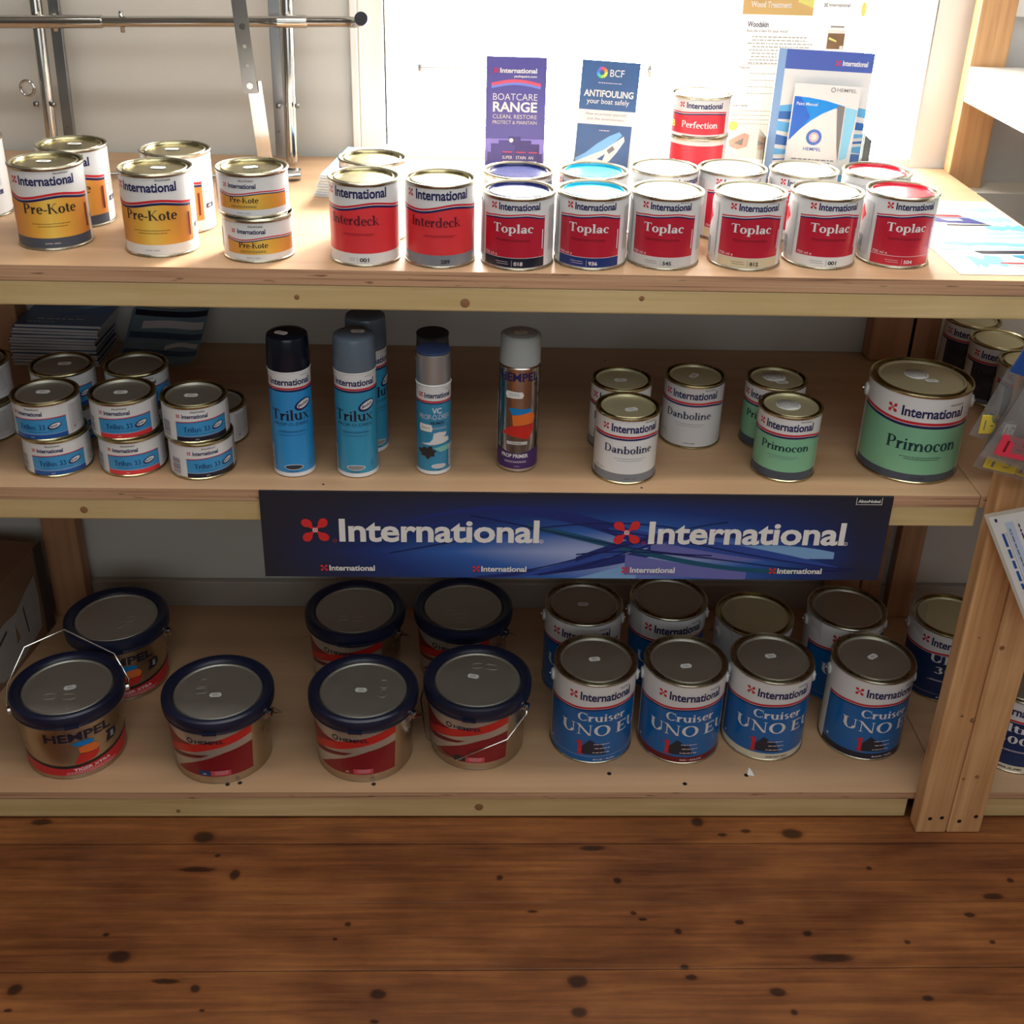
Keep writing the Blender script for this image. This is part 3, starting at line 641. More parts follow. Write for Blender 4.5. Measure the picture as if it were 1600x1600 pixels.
RW = mat('lid_white_plastic', (232, 232, 228), .3); RB = mat('lid_navy_gloss', (38, 44, 96), .18); RC = mat('lid_sky_blue_gloss', (40, 170, 200), .18); RR = mat('lid_red_gloss', (196, 40, 58), .18)
BEIGE = mat('print_beige_band', (214, 200, 166), .4)
BL936 = mat('print_blue_band', (24, 52, 116), .38)
LT = [lab_top(DKNAVY, '018', PINKTX), lab_top(BL936, '936', PINKTX), lab_top(LGREY, '545', TXT), lab_top(BEIGE, '812', TXT), lab_top(WHITE, '001', TXT), lab_top(TOPRED, '504', PINKTX)]
# -- small flat tins
def lab_small_gold():
    R, h = RS_, .0621; L = base_label(R, h); w_ = hump(.0345, (0, 0), (.2, -.003), (.62, .0015), (1, -.001))
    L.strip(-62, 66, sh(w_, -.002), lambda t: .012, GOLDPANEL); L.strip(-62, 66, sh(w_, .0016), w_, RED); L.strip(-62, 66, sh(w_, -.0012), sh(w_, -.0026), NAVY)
    logo(L, -38, 8, -46, .042, .0058, .0037); L.text('AkzoNobel', -20, 4, .051, .0028, TXT, 'n'); L.text('Pre-Kote', -37, 11, .0215, .008, TXT, 's'); L.fine(-38, 14, .017, 2, TXT)
    L.text('WHITE / GREY', -25, -2, .0065, .0017, GREY, 'n'); L.barcode(-110, -85, .012, .04); L.fine(72, 100, .05, 18, GREY, .0005, .0016)
    return L.mesh('small_gold_label')
LSG = lab_small_gold()
def lab_anti(bar):
    R, h = RS_, .0621; L = base_label(R, h)
    up = lambda t: .0365 + .0016 * math.sin(PI * t * .9 - .5)
    L.strip(-50, 48, sh(up, -.0012), lambda t: .0115, BLUET); L.strip(-50, 48, up, sh(up, -.0013), RED); L.strip(-50, 48, sh(up, -.0018), sh(up, -.0022), NAVY)
    L.rect(-50, 48, .0038, .0115, bar); L.rect(-50, 48, .0113, .0117, PINKTX)
    logo(L, -37, 8, -44, .0425, .0058, .0036); L.text('AkzoNobel', -22, 3, .0515, .0028, TXT, 'n')
    L.text('Trilux 33', -36, 10, .0195, .0084, mat('print_deep_blue_text', (12, 62, 112), .4), 's'); L.fine(-38, 26, .0155, 1, NAVY, .0005)
    L.ell(26, .0242, .0105, .0052, NAVY, .25); L.ell(26.8, .0247, .0084, .0035, WHITE, .25); L.text('Biolux', 19, 31, .0232, .003, NAVY, 'b', .25)
    L.text('BLUE' if bar is BLUE2 else ('RED' if bar is IDRED else 'BLACK'), -16, -10, .0065, .0018, PINKTX, 'n')
    L.barcode(-84, -60, .008, .034); L.rect(54, 96, .008, .053, LGREY); L.fine(57, 90, .05, 22, GREY, .0005, .0016); L.text('V', 60, 66, .012, .004, TXT)
    return L.mesh('antifoul_label')
LAB, LAR, LAK = lab_anti(BLUE2), lab_anti(IDRED), lab_anti(DKNAVY)
# -- bilge / primer tins
def lab_mid(kind):
    R, h = .0497, .1142; L = base_label(R, h, LGREY if kind == 'worn' else WHITE); w_ = hump(.0815, (0, -.002), (.45, -.0015), (.75, -.001), (1, -.006))
    if kind == 'green': L.strip(-84, 78, sh(w_, -.003), lambda t: .018, GREEN)
    if kind != 'worn': L.rect(-84, 78, .0038, .018, SLATE if kind == 'green' else GREYBAND)
    if kind == 'dark': L.strip(-58, 58, sh(w_, -.003), lambda t: .012, mat('print_charcoal', (58, 58, 66), .4))
    L.strip(-84, 78, sh(w_, .0034), w_, RED); L.strip(-84, 78, sh(w_, -.0008), sh(w_, -.004), NAVY)
    logo(L, -40, 50, -52, .09, .0118, .0066); L.text('AkzoNobel', 22, 45, .1045, .0025, TXT, 'n')
    if kind in ('green', 'dark'): L.text('Primocon' if kind == 'green' else 'Danboline', -46, 46, .054, .013, mat('print_deep_green_text', (14, 58, 62), .4) if kind == 'green' else BLACK, 's')
    else: L.text('Danboline', -52, 40, .0535, .013, mat('print_blue_grey_text', (52, 58, 84), .4), 's')
    L.fine(-34, 30, .0445, 1, GREY); L.fine(-26, 24, .041, 1, GREY); L.text('GREY / GRIS' if kind != 'worn' else 'WHITE / WEISS', -10, 12, .0092, .0018, TXT, 'n'); L.text('750 ml e', -72, -50, .022, .0032, GREY, 'n')
    L.fine(84, 110, .1, 34, GREY, .0005, .0016); L.barcode(-125, -100, .03, .07)
    return L.mesh('bilge_paint_label')
LB, LBW, LGR, LDK = lab_mid('white'), lab_mid('worn'), lab_mid('green'), lab_mid('dark')
def lab_big_green():
    R, h = .079, .1527; L = base_label(R, h); w_ = hump(.1015, (0, .008), (.45, .001), (1, 0))
    L.strip(-92, 58, sh(w_, -.003), lambda t: .0165, GREEN); L.rect(-92, 58, .0038, .0165, SLATE)
    L.strip(-92, 58, sh(w_, .0045), w_, RED); L.strip(-92, 58, sh(w_, -.001), sh(w_, -.0055), NAVY)
    logo(L, -33, 40, -44, .1155, .0145, .0092); L.text('AkzoNobel', 20, 39, .1345, .0036, TXT, 'n')
    L.text('Primocon', -44, 39, .0575, .0205, mat('print_deep_green_text', (14, 58, 62), .4), 's'); L.fine(-27, 27, .046, 1, TXT, .001); L.fine(-24, 23, .0425, 1, TXT, .001)
    L.text('GREY / GRIS', -11, 6, .0085, .0028, TXT, 'n'); L.fine(66, 110, .13, 40, GREY, .0006, .0019)
    return L.mesh('big_green_label')
LBG = lab_big_green()
# -- big blue antifouling tins
def lab_cru(bar, name, tcol, panel=BLUEC, prod=('Cruiser', 'UNO EU'), h=.1802):
    R = .0759; k = h / .1802; L = base_label(R, h); w_ = hump(.128 * k, (0, -.011), (.3, -.006), (.6, -.001), (.8, 0), (1, -.001))
    L.strip(-96, 58, sh(w_, -.0015), lambda t: .0165, panel); L.rect(-96, 58, .0038, .0165, bar); L.rect(-96, 58, .0162, .0166, PINKTX if bar is panel else bar)
    L.strip(-96, 58, sh(w_, .0042), w_, RED); L.strip(-96, 58, sh(w_, -.001), sh(w_, -.004), NAVY)
    logo(L, -38, 37, -48, .1440 * k, .0156, .0096); L.text('AkzoNobel', 18, 35, .163 * k, .0034, TXT, 'n')
    if prod[0] == 'Cruiser':
        L.text('Cruiser', -40, 29, .0975, .0175, WHITE, 's'); L.text('UNO EU', -64, 56, .0655, .0235, WHITE, 's')
        L.poly([(-38, .022), (-31, .04), (-21, .0555), (-15, .05), (-11, .043), (-6, .047), (3, .022)], DKNAVY); L.text('1', -42, -29, .0205, .031, RED, 's', 0)
        for k, (s_, a_) in enumerate([('Coat | Bijen', 12), ('Deserto | Spritz', 14), ('Choose | Depto', 12)]): L.fine(-17, a_ - 2, .0445 - k * .0095, 1, PINKTX, .0016)
    else:
        L.text(prod[0], -36, 26, .0905, .0175, WHITE, 's'); L.text(prod[1], -26, 16, .066, .016, WHITE, 's'); L.fine(-34, 24, .05, 2, PINKTX, .001)
    L.text(name, -15, 16, .0085, .0032, tcol, 'b'); L.fine(66, 110, .15 * k, 36, GREY, .0006, .0019); L.ell(-84, .028, .0025, .0025, PINKTX)
    return L.mesh('blue_antifoul_label')
LC = [lab_cru(BLUEC, 'BLUE \u2022 BLEU', PINKTX), lab_cru(MAROON, 'RED \u2022 ROUGE', PINKTX), lab_cru(CREAM, 'DOVER WHITE \u2022 BLANC', TXT), lab_cru(DKNAVY, 'BLACK \u2022 NOIR', PINKTX)]
LU = lab_cru(CREAM, 'BLUE', TXT, mat('print_deep_navy_blue', (18, 44, 92), .36), ('Ultra', '300'), .160)
NV = mat('print_ink_navy_panel', (16, 42, 82), .36); LCN = lab_cru(NV, 'NAVY', PINKTX, NV, ('Ultra', '300'), .158)

# top shelf, gold row
Z = .0003
g = 'gold primer tins'
tin('p', -.6062, 1.6941, TOP + Z, -4, LG1, 'gold tin with slate grey base band, front row, left end of top shelf', g, .0512, .118, TIN, GOLD, (-.004, .006, 0))
tin('p', -.4465, 1.6716, TOP + Z, -15, LG2, 'gold tin with white base band, second tall gold tin of the front row', g, .0512, .118, TIN, GOLD, (.004, .004, 0))
tin('p', -.6015, 1.7997, TOP + Z, -20, LG1, 'gold tin with slate base band behind the leftmost whole gold tin', g, .0512, .118, TIN, GOLD, (.002, .01, -.1))
tin('p', -.4428, 1.7802, TOP + Z, -32, LG2, 'gold tin with white base band behind the second tall gold tin', g, .0512, .118, TIN, GOLD, (-.006, .008, .05))
tin('p', -.7702, 1.8336, TOP + Z, -50, LG1, 'gold tin cut off by the left edge of the photo, top shelf', g, .0512, .118, TIN, GOLD)
g = 'small gold tins'
tin('s', -.3042, 1.6529, TOP + Z, 3, LSG, 'small flat gold tin at the bottom of the stack of two', g, RS_, .0621, TIN, GOLD)
tin('s', -.3085, 1.6600, TOP + .0624, -4, LSG, 'small flat gold tin on top of the stack of two', g, RS_, .0621, TIN, GOLD, (-.002, .004, .5))
g = 'scarlet deck paint tins'
tin('a', -.1508, 1.6439, TOP + Z, -10, LD1, 'scarlet tin with white base band next to the small gold stack', g, .0493, .118, TIN, GOLD)
tin('a', -.0439, 1.6415, TOP + Z, 1, LD2, 'scarlet tin with grey base band beside the crimson tins', g, .0493, .118, TIN, GOLD)
tin('a', -.1467, 1.7516, TOP + Z, -35, LD1, 'scarlet tin hidden behind the scarlet tin with white base band', g, .0493, .118, TIN, GOLD)
g = 'crimson topcoat tins'
LIDS = [RB, RC, RW, RW, RW, RR]
names = ['dark navy base band and navy lid', 'mid blue base band and sky blue lid', 'pale grey base band and white lid', 'beige base band and white lid', 'plain white base band and white lid', 'crimson base band and red lid']
for k, (x, y, o) in enumerate([(.0670, 1.6388, -7), (.1734, 1.6462, -4), (.2800, 1.6523, -1), (.3998, 1.6552, 9), (.5135, 1.6663, 15), (.6273, 1.6765, 18)]):
    tin('t', x, y, TOP + Z, o, LT[k], 'crimson tin with ' + names[k] + ', front row of top shelf', g, .0514, .104, TIN, LIDS[k])
for k, (x, y, o) in enumerate([(.0698, 1.7470, 35), (.1832, 1.7555, -38), (.2945, 1.785, 50), (.4005, 1.79, 12), (.5099, 1.7891, 0), (.6236, 1.7892, 60)]):
    tin('t', x, y, TOP + Z, o, LT[k], ['back row tin with navy lid standing before the purple leaflet', 'back row tin with sky blue lid standing before the dark blue leaflet', 'back row tin with white lid below the two stacked red tins', 'back row tin showing a strip of crimson between two front tins', 'back row tin with white lid below the paint brochure', 'back row tin with red lid nearest the pine corner post'][k], g, .0514, .104, TIN, LIDS[k])
# middle shelf, flat antifouling tins
g = 'flat blue antifouling tins'
H2 = MID + .0624
for x, y, z, o, lm, tx, stk in [
    (-.6426, 1.6604, MID + Z, 0, LAB, 'flat tin with blue base band, lower of the front left stack of two', None), (-.6480, 1.6600, H2, -19, LAB, 'flat tin with blue base band, upper of the front left stack of two', (-.004, .004, .05)),
    (-.5273, 1.6644, MID + Z, 0, LAR, 'flat tin with red base band, lower of the middle stack of two', None), (-.5330, 1.6660, H2, 0, LAR, 'flat tin with red base band, upper of the middle stack of two', (-.002, .0, .1)),
    (-.4178, 1.6567, MID + Z, 20, LAK, 'flat tin with black base band, lower of the right front stack of two', None), (-.4220, 1.6580, H2, 12, LAK, 'flat tin with black base band, upper of the right front stack of two', (-.004, .0, .05)),
    (-.6560, 1.7630, MID + Z, 10, LAB, 'flat tin under another, behind the blue banded front stack', None), (-.6549, 1.7655, H2, 8, LAB, 'topmost flat tin behind the blue banded front stack', (.002, .008, .1)),
    (-.5382, 1.7701, MID + Z, 25, LAB, 'flat tin under another, behind the red banded front stack', None), (-.5382, 1.7701, H2, 25, LAB, 'topmost flat tin behind the red banded front stack, no sticker', None),
    (-.4160, 1.7652, MID + Z, -20, LAB, 'single flat tin on the shelf behind the black banded stack', None),
    (-.7935, 1.7652, MID + Z, -45, LAB, 'flat tin under another, cut off by the left photo edge', None), (-.7973, 1.7820, H2, -40, LAB, 'upper flat tin cut off by the left photo edge', None),
    (-.7920, 1.6620, MID + Z, -60, LAK, 'flat tin of which only a sliver shows, front of the left photo edge', None)]:
    tin('s', x, y, z, o, lm, tx, g, RS_, .0621, GOLD, LIDG, stk)
g = 'white bilge paint tins'
tin('d', .2480, 1.6555, MID + Z, 13, LB, 'white tin with grey base band standing in front of another white tin', g, .0497, .1142, GOLD, GOLDL, (.004, -.008, .3))
tin('d', .2495, 1.7595, MID + Z, -2, LB, 'white tin behind the white tin with grey base band', g, .0497, .1142, GOLD, GOLDL, (-.002, .0, .05))
tin('d', .3738, 1.7791, MID + Z, 0, LBW, 'scuffed greyish white tin without a coloured base band, alone', g, .0497, .1142, GOLD, GOLDL, (-.002, .002, .9))
g = 'green primer tins'
tin('d', .5065, 1.6670, MID + Z, 0, LGR, 'small green tin with round white lid sticker, in front', g, .0497, .1142, GOLD, GOLDL, None, False, (-.004, .004, .2))
tin('d', .5075, 1.7711, MID + Z, -8, LGR, 'small green tin behind the front small green tin', g, .0497, .1142, GOLD, GOLDL, (.006, -.014, .05), False, (-.006, .01, .4))
tin('b', .7178, 1.6956, MID + Z, 19, LBG, 'large green tin with handle ears near the front post', g, .079, .1527, GOLD, GOLDL, (.012, -.012, -.05), True, (-.004, .016, .1), name='large_paint_tin')
g = 'dark labelled tins on the side shelf'
for x, y, o, tx, s_ in [(.9488, 2.0600, 5, 'dark labelled tin farthest back on the side shelf', None), (.9564, 1.9560, 12, 'dark labelled tin second from the wall on the side shelf', None), (.9684, 1.8540, 22, 'dark labelled tin third from the wall on the side shelf', (.004, 0, 0)), (.985, 1.7480, 20, 'dark labelled tin behind the hanging polythene bags', None)]:
    tin('d', x, y, MID + Z, o, LDK, tx, g, .0497, .1142, GOLD, GOLDL, s_)
# bottom shelf, big blue tins
g = 'large blue antifouling tins'
bn = ['blue', 'dark red', 'cream white', 'black']
for k, (x, y, o) in enumerate([(.2363, 1.7295, 21), (.4014, 1.7284, 22), (.5634, 1.7372, 26), (.7517, 1.7385, 39)]):
    tin('c', x, y, BOT + Z, o, LC[k], 'large blue tin with ' + bn[k] + ' base band, front row of the bottom shelf', g, .0759, .1802, TIN, LIDG, (-.002 if k != 3 else 0, [.004, -.014, .008, .006][k], [.15, .15, .2, .6][k]), True, name='large_paint_tin')
tin('c', .2296, 1.9089, BOT + Z, 8, LC[0], 'large blue tin behind the blue banded front tin', g, .0759, .1802, TIN, LIDG, (-.002, -.002, .05), True, name='large_paint_tin')
tin('c', .3992, 1.9284, BOT + Z, 22, LC[0], 'large blue tin behind the dark red banded front tin', g, .0759, .1802, TIN, LIDG, None, True, name='large_paint_tin')
tin('c', .5690, 1.9060, BOT + Z, 70, LCN, 'shorter navy tin with gold lid behind the cream banded front tin', g, .0759, .158, GOLD, GOLDL, None, True, name='large_paint_tin')
tin('c', .7475, 1.8980, BOT + Z, 42, LC[0], 'large blue tin with dented lid behind the black banded front tin', g, .0759, .1802, TIN, LIDG, None, True, name='large_paint_tin')
tin('c', .9620, 1.9040, BOT + Z, 20, LCN, 'shorter navy tin with gold lid half hidden by the front post', g, .0759, .158, GOLD, GOLDL, None, True, name='large_paint_tin')
tin('c', 1.0290, 1.7022, BOT + Z, 8, LU, 'dark blue tin at the right photo edge, past the front post', g, .0759, .160, TIN, LIDG, None, True, name='large_paint_tin')

# ---------------------------------------------------------------- steel pails with navy clamp rings
PR0, PR1, PH = .0854, .0925, .1462
def pr(z): return PR0 + (PR1 - PR0) * min(z / .125, 1)
def lab_tiger():
    L = Label(lambda z: pr(z) - .0002)
    band = lambda t: .0235 + .03 * (abs(t - .42) ** 1.6) * 1.7
    L.strip(-78, 82, sh(band, .006), lambda t: .008, BLACK); L.strip(-78, 82, band, lambda t: .008, TIGRED)
    L.text('HEMPEL', -33, 43, .086, .0175, DKNAVY, 'b', .02)
    L.poly([(-4, .0795), (3, .083), (14, .083), (22, .078), (19, .072), (8, .071), (2, .0725)], SAILBL)
    L.poly([(3, .069), (12, .0715), (21, .071), (25, .066), (26, .058), (23, .0525), (12, .053), (4, .056)], ORANGE)
    L.poly([(4, .0535), (12, .0525), (22, .0515), (26, .0535), (25, .045), (20, .037), (10, .033), (-4, .0315), (0, .043)], BRTRED)
    L.poly([(35, .0515), (37.5, .056), (46, .056), (51, .064), (51, .076), (45, .0785), (36, .0785), (38.5, .07)], DKNAVY)
    for k in range(3): L.rect(42, 46, .062 + k * .0045, .0645 + k * .0045, LGREY)
    L.text('TIGER XTRA', -6, 38, .0172, .0062, PINKTX, 'b', .05); L.fine(-18, 48, .0135, 2, PINKTX, .001, .0032)
    return L.mesh('red_band_print')
def lab_red(box):
    L = Label(lambda z: pr(z) - .0002)
    SIL = mat('print_silver', (198, 190, 178), .34, .6)
    L.rect(-80, 46, .016, .121, SIL)
    def pw(pts):
        def f(t):
            for (a, va), (b_, vb) in zip(pts, pts[1:]):
                if t <= b_ + 1e-6: return va + (vb - va) * max(0, t - a) / (b_ - a)
            return pts[-1][1]
        return f
    def q(t0, t1, top, bot, m):
        T, B = pw(top), pw(bot)
        L.strip(-80 + 126 * t0, -80 + 126 * t1, lambda u: .0165 + .1045 * max(T(t0 + (t1 - t0) * u), B(t0 + (t1 - t0) * u)), lambda u: .0165 + .1045 * B(t0 + (t1 - t0) * u), m)
    q(0, .64, [(0, .96), (.12, .82), (.3, .72), (.5, .68), (.64, .68)], [(0, .34), (.04, .3), (.1, .28), (.36, .48), (.64, .68)], DKRED)
    q(.2, 1, [(.2, .0), (.36, .2), (.56, .4), (.74, .53), (.88, .58), (1, .61)], [(.2, 0), (1, 0)], DKRED)
    q(.04, .6, [(.04, .24), (.1, .32), (.4, .44), (.6, .5)], [(.04, .1), (.12, .05), (.3, .2), (.6, .5)], MAROON)
    q(.06, .68, [(.06, .19), (.3, .31), (.5, .41), (.68, .49)], [(.06, .1), (.2, .04), (.36, .22), (.68, .49)], SIL)
    q(.03, 1, [(.03, .36), (.3, .6), (.62, .79), (1, .97)], [(.03, .2), (.3, .43), (.62, .62), (1, .79)], BRTRED)
    L.ring(-25, .098, .0062, .0038, DKNAVY); L.text('HEMPEL', -19, 14, .0935, .0078, DKNAVY, 'b')
    L.rect(-20, -5, .0185, .0305, box); L.text('A', -15, -10, .021, .0035, PINKTX, 'b'); L.rect(-5, 18, .0185, .0305, mat('print_pink_box', (206, 72, 88), .4)); L.fine(-2, 16, .028, 3, PINKTX, .0008, .003)
    return L.mesh('red_stripe_print')
LTG = lab_tiger(); LRB = [lab_red(mat('print_box_blue', (20, 60, 110), .4)), lab_red(DKRED), lab_red(DKNAVY)]
_body = MB().lathe([(0, .001), (PR0 - .003, .001), (PR0 - .001, 0), (PR0 + .0012, .0012), (PR0 + .0004, .004)] + [(pr(z) - .0004, z) for z in (.006, .03, .06, .09, .118)] + [(PR1 + .001, .122), (PR1, .126)], PAIL).mesh('pail_body')
_ring = MB().lathe([(PR1 - .001, .1195), (PR1 + .004, .1185), (PR1 + .0056, .122), (PR1 + .0046, .1245), (PR1 + .0062, .128), (PR1 + .0064, .138), (PR1 + .005, .1438), (PR1 + .001, PH), (PR1 - .004, PH - .0005), (PR1 - .0085, PH - .003), (PR1 - .0125, PH - .0065), (PR1 - .0145, PH - .0105)], NAVYP)
_ring.box(-.012, .012, -(PR1 + .0085), -(PR1 + .003), .121, .1262, NAVYP); _ring = _ring.mesh('clamp_ring')
lb = MB().lathe([(PR1 - .0135, PH - .0105), (PR1 - .016, PH - .0065), (PR1 - .0185, PH - .0065), (PR1 - .0205, PH - .0085), (.03, PH - .0082), (0, PH - .0082)], PLID)
_lid = lb.mesh('pail_lid')
def emb(cx, cy):
    m = MB(); P = [Vector((cx + .008 * math.copysign(abs(math.cos(t)) ** .6, math.cos(t)), cy + .0055 * math.copysign(abs(math.sin(t)) ** .6, math.sin(t)), PH - .008)) for t in [2 * PI * i / 18 for i in range(19)]]
    return m.tube(P, .0006, PLID, 6, False).mesh('embossed_mark')
_emb = emb(0, 0)
_boss = MB().lathe([(0, .0), (.0095, .0), (.0095, .0025), (.006, .004), (.006, .0095), (.0035, .0105), (0, .011)], CHROME, 18).mesh('handle_boss')
def pail(X, Y, off, lm, text, group, marks, stick=None, bail=None, sink=0):
    ph = face(X, Y) + math.radians(off); t = thing('paint_pail', text, 'paint pail', (X, Y, BOT + .0004), ph, group)
    link('body', _body, t); link('label', lm, t); link('clamp_ring', _ring, t); link('lid', _lid, t)
    for (x, y, r) in marks:
        a = -ph; link('embossed_mark', _emb, t, (x * math.cos(a) - y * math.sin(a), x * math.sin(a) + y * math.cos(a), 0), (0, 0, a + r)).scale = (1.35, 1.35, 1)
    if stick:
        a = -ph; x, y, r = stick; link('price_sticker', sticker_mesh(), t, (x * math.cos(a) - y * math.sin(a), x * math.sin(a) + y * math.cos(a), PH - .0078), (0, 0, a + r))
    zb = .112; R = pr(zb); ea = math.radians(bail[2] if bail else 72)
    for s in (-1, 1):
        a = s * PI / 2 + (ea - PI / 2)
        link('handle_boss', _boss, t, ((R - .001) * math.sin(a), -(R - .001) * math.cos(a), zb), (PI / 2, 0, a)).scale = (1.3, 1.3, 1.25)
    ax = Vector((math.sin(ea), -math.cos(ea), 0)); ay = Vector((math.cos(ea), math.sin(ea), 0))   # ear axis and the way behind it
    el = math.radians(bail[0]) if bail else math.radians(-38); sc_ = bail[1] if bail else 1
    up = ay * math.cos(el) + Vector((0, 0, 1)) * math.sin(el); w_ = R + .008
    prof = [(-w_, 0), (-w_ - .004, .012), (-w_ + .002, .045), (-w_ * .62, .104), (w_ * .08, .122), (w_ * .86, .062), (w_ + .004, .012), (w_, 0)]
    if not bail: prof = [(-w_, 0), (-w_ - .003, .02), (-w_ * .97, .06), (-w_ * .6, .1135), (0, .12), (w_ * .6, .1135), (w_ * .97, .06), (w_ + .003, .02), (w_, 0)]
    link('handle', MB().tube([ax * x + up * (y * sc_) + Vector((0, 0, zb)) for x, y in prof], .0015, CHROME, 8).mesh('pail_handle'), t)
    return t
g = 'steel pails with navy rings'
pail(-.7105, 1.6982, -3, LTG, 'steel pail with raised wire handle and red bottom band, front left corner', g, [(-.022, -.028, .1), (.012, -.028, .1)], (.006, -.004, .35), (52, 1.0, 90))
pail(-.6799, 1.9087, -6, LTG, 'steel pail behind the pail with the raised handle', g, [(.028, -.006, .6), (.016, -.024, .9)], None)
pail(-.4418, 1.6872, -13, LRB[0], 'red striped pail with blue print box, alone between two gaps', g, [(-.03, .022, 1.4), (-.03, .0, .1)], (-.002, -.012, .1))
pail(-.1838, 1.6921, -10, LRB[1], 'red striped pail with red print box, front row, handle at back', g, [(.036, .016, 1.5), (.036, -.01, 1.2)], (-.004, -.002, -.05))
pail(.0215, 1.7224, -8, LRB[2], 'red striped pail with its wire handle hanging down the front', g, [(-.0, .04, .1), (.026, .036, -.2)], (-.008, .008, -.25), (-141, 1.06, 72))
pail(-.2206, 1.9384, -14, LRB[0], 'red striped pail behind the pail with red print box', g, [(-.022, -.028, .05), (.008, -.03, .05)], None)
pail(-.0067, 1.9503, -12, LRB[0], 'red striped pail behind the pail with hanging handle', g, [(-.026, -.018, -.2), (-.002, -.03, -.1)], None)

# ---------------------------------------------------------------- spray cans
def spray(X, Y, off, R, hb, hcap, lm, capm, bodym, text, stick=None, capr=.97, flat=False):
    ph = face(X, Y) + math.radians(off); t = thing('spray_can', text, 'spray can', (X, Y, MID + .0004), ph, 'aerosol spray cans')
    k = ('sp', R, hb, bodym.name)
    if k not in MESH: MESH[k] = MB().lathe([(0, .002), (R * .8, .002), (R * .93, 0), (R, .002), (R, .005), (R - .0006, .0065), (R - .0006, hb - .003), (R + .0006, hb - .0015), (R - .0005, hb), (R * .88, hb + .003)], bodym).mesh('spray_body')
    link('body', MESH[k], t); link('label', lm, t)
    Rc = R * capr; H = hb + hcap; k = ('cap', R, hb, hcap, capm.name)
    if k not in MESH: MESH[k] = MB().lathe([(Rc * .9, hb - .0005), (Rc, hb - .0002), (Rc * .995, hb + .02), (Rc * .965, H - .006 if not flat else H - .002), (Rc * .93, H - .0022), (Rc * .85, H - .0004 if not flat else H), (Rc * .6, H), (0, H)], capm).mesh('spray_cap')
    link('cap', MESH[k], t)
    if stick: link('price_sticker', sticker_mesh(), t, (stick[0], stick[1], H + .0001), (0, 0, -ph + stick[2]))
    return t
def lab_trilux(bodyc, oval):
    R = .0325; L = Label(R - .0006).rect(-179.9, 180, .007, .1775, WHITE); w_ = dip(.1515, .003)
    L.strip(-179, 179, lambda t: .1475, lambda t: .0085, bodyc)
    L.rect(-179, 179, .1492, .1522, RED); L.rect(-179, 179, .1455, .1488, NAVY)
    logo(L, -57, 62, -74, .157, .0092, .0056); L.fine(30, 58, .1705, 1, TXT)
    L.text('Trilux', -56, 54, .0985, .0172, DKNAVY, 's'); L.text('PROP-O-DREV', -50, 50, .0895, .0052, DKNAVY, 'l'); L.fine(-44, 44, .080, 2, NAVY, .0007); L.fine(-40, 40, .073, 1, NAVY, .0007)
    L.ell(36, .1235, .0145, .0085, NAVY, .4); L.ell(37.5, .1242, .0118, .0056, WHITE, .4); L.text('Biolux', 21, 53, .1222, .0046, NAVY, 'b', .4)
    L.ell(0, .0185, .0145, .0048, WHITE); L.ell(0, .0185, .0133, .0038, oval); L.fine(-16, 16, .0106, 1, NAVY)
    L.barcode(-84, -60, .014, .052); L.poly([(44, .018), (58, .018), (51, .032)], BLUE2 if bodyc is BLUET else TEAL)
    return L.mesh('trilux_label')
CAPB = mat('black_cap_plastic', (14, 22, 36), .22); CAPG = mat('grey_cap_plastic', (98, 112, 126), .25); CAPS = mat('silver_cap_plastic', (190, 194, 196), .34, .75); CAPL = mat('pale_grey_cap', (164, 170, 168), .32); SMOKE = mat('smoky_cap_plastic', (88, 92, 98), .15)
BT1 = mat('print_bright_blue', (44, 148, 214), .3, coat=.3); BT2 = mat('print_blue_green', (52, 152, 192), .3, coat=.3)
LS1, LS2 = lab_trilux(BT1, mat('print_oval_dark', (40, 52, 62), .4)), lab_trilux(BT2, mat('print_oval_grey', (140, 142, 144), .4))
spray(-.2728, 1.6500, -3, .0325, .178, .0524, LS1, CAPB, WHITE, 'blue spray can with black cap, leftmost of the spray cans', (-.008, -.004, -.4), 1.0)
spray(-.1736, 1.6500, -6, .0325, .178, .0524, LS2, CAPG, WHITE, 'blue spray can with grey cap, in front', (.006, .006, 0), 1.0)
spray(-.1630, 1.7315, 30, .0325, .178, .0524, LS2, CAPG, WHITE, 'blue spray can with grey cap half hidden behind another one', None, 1.0)
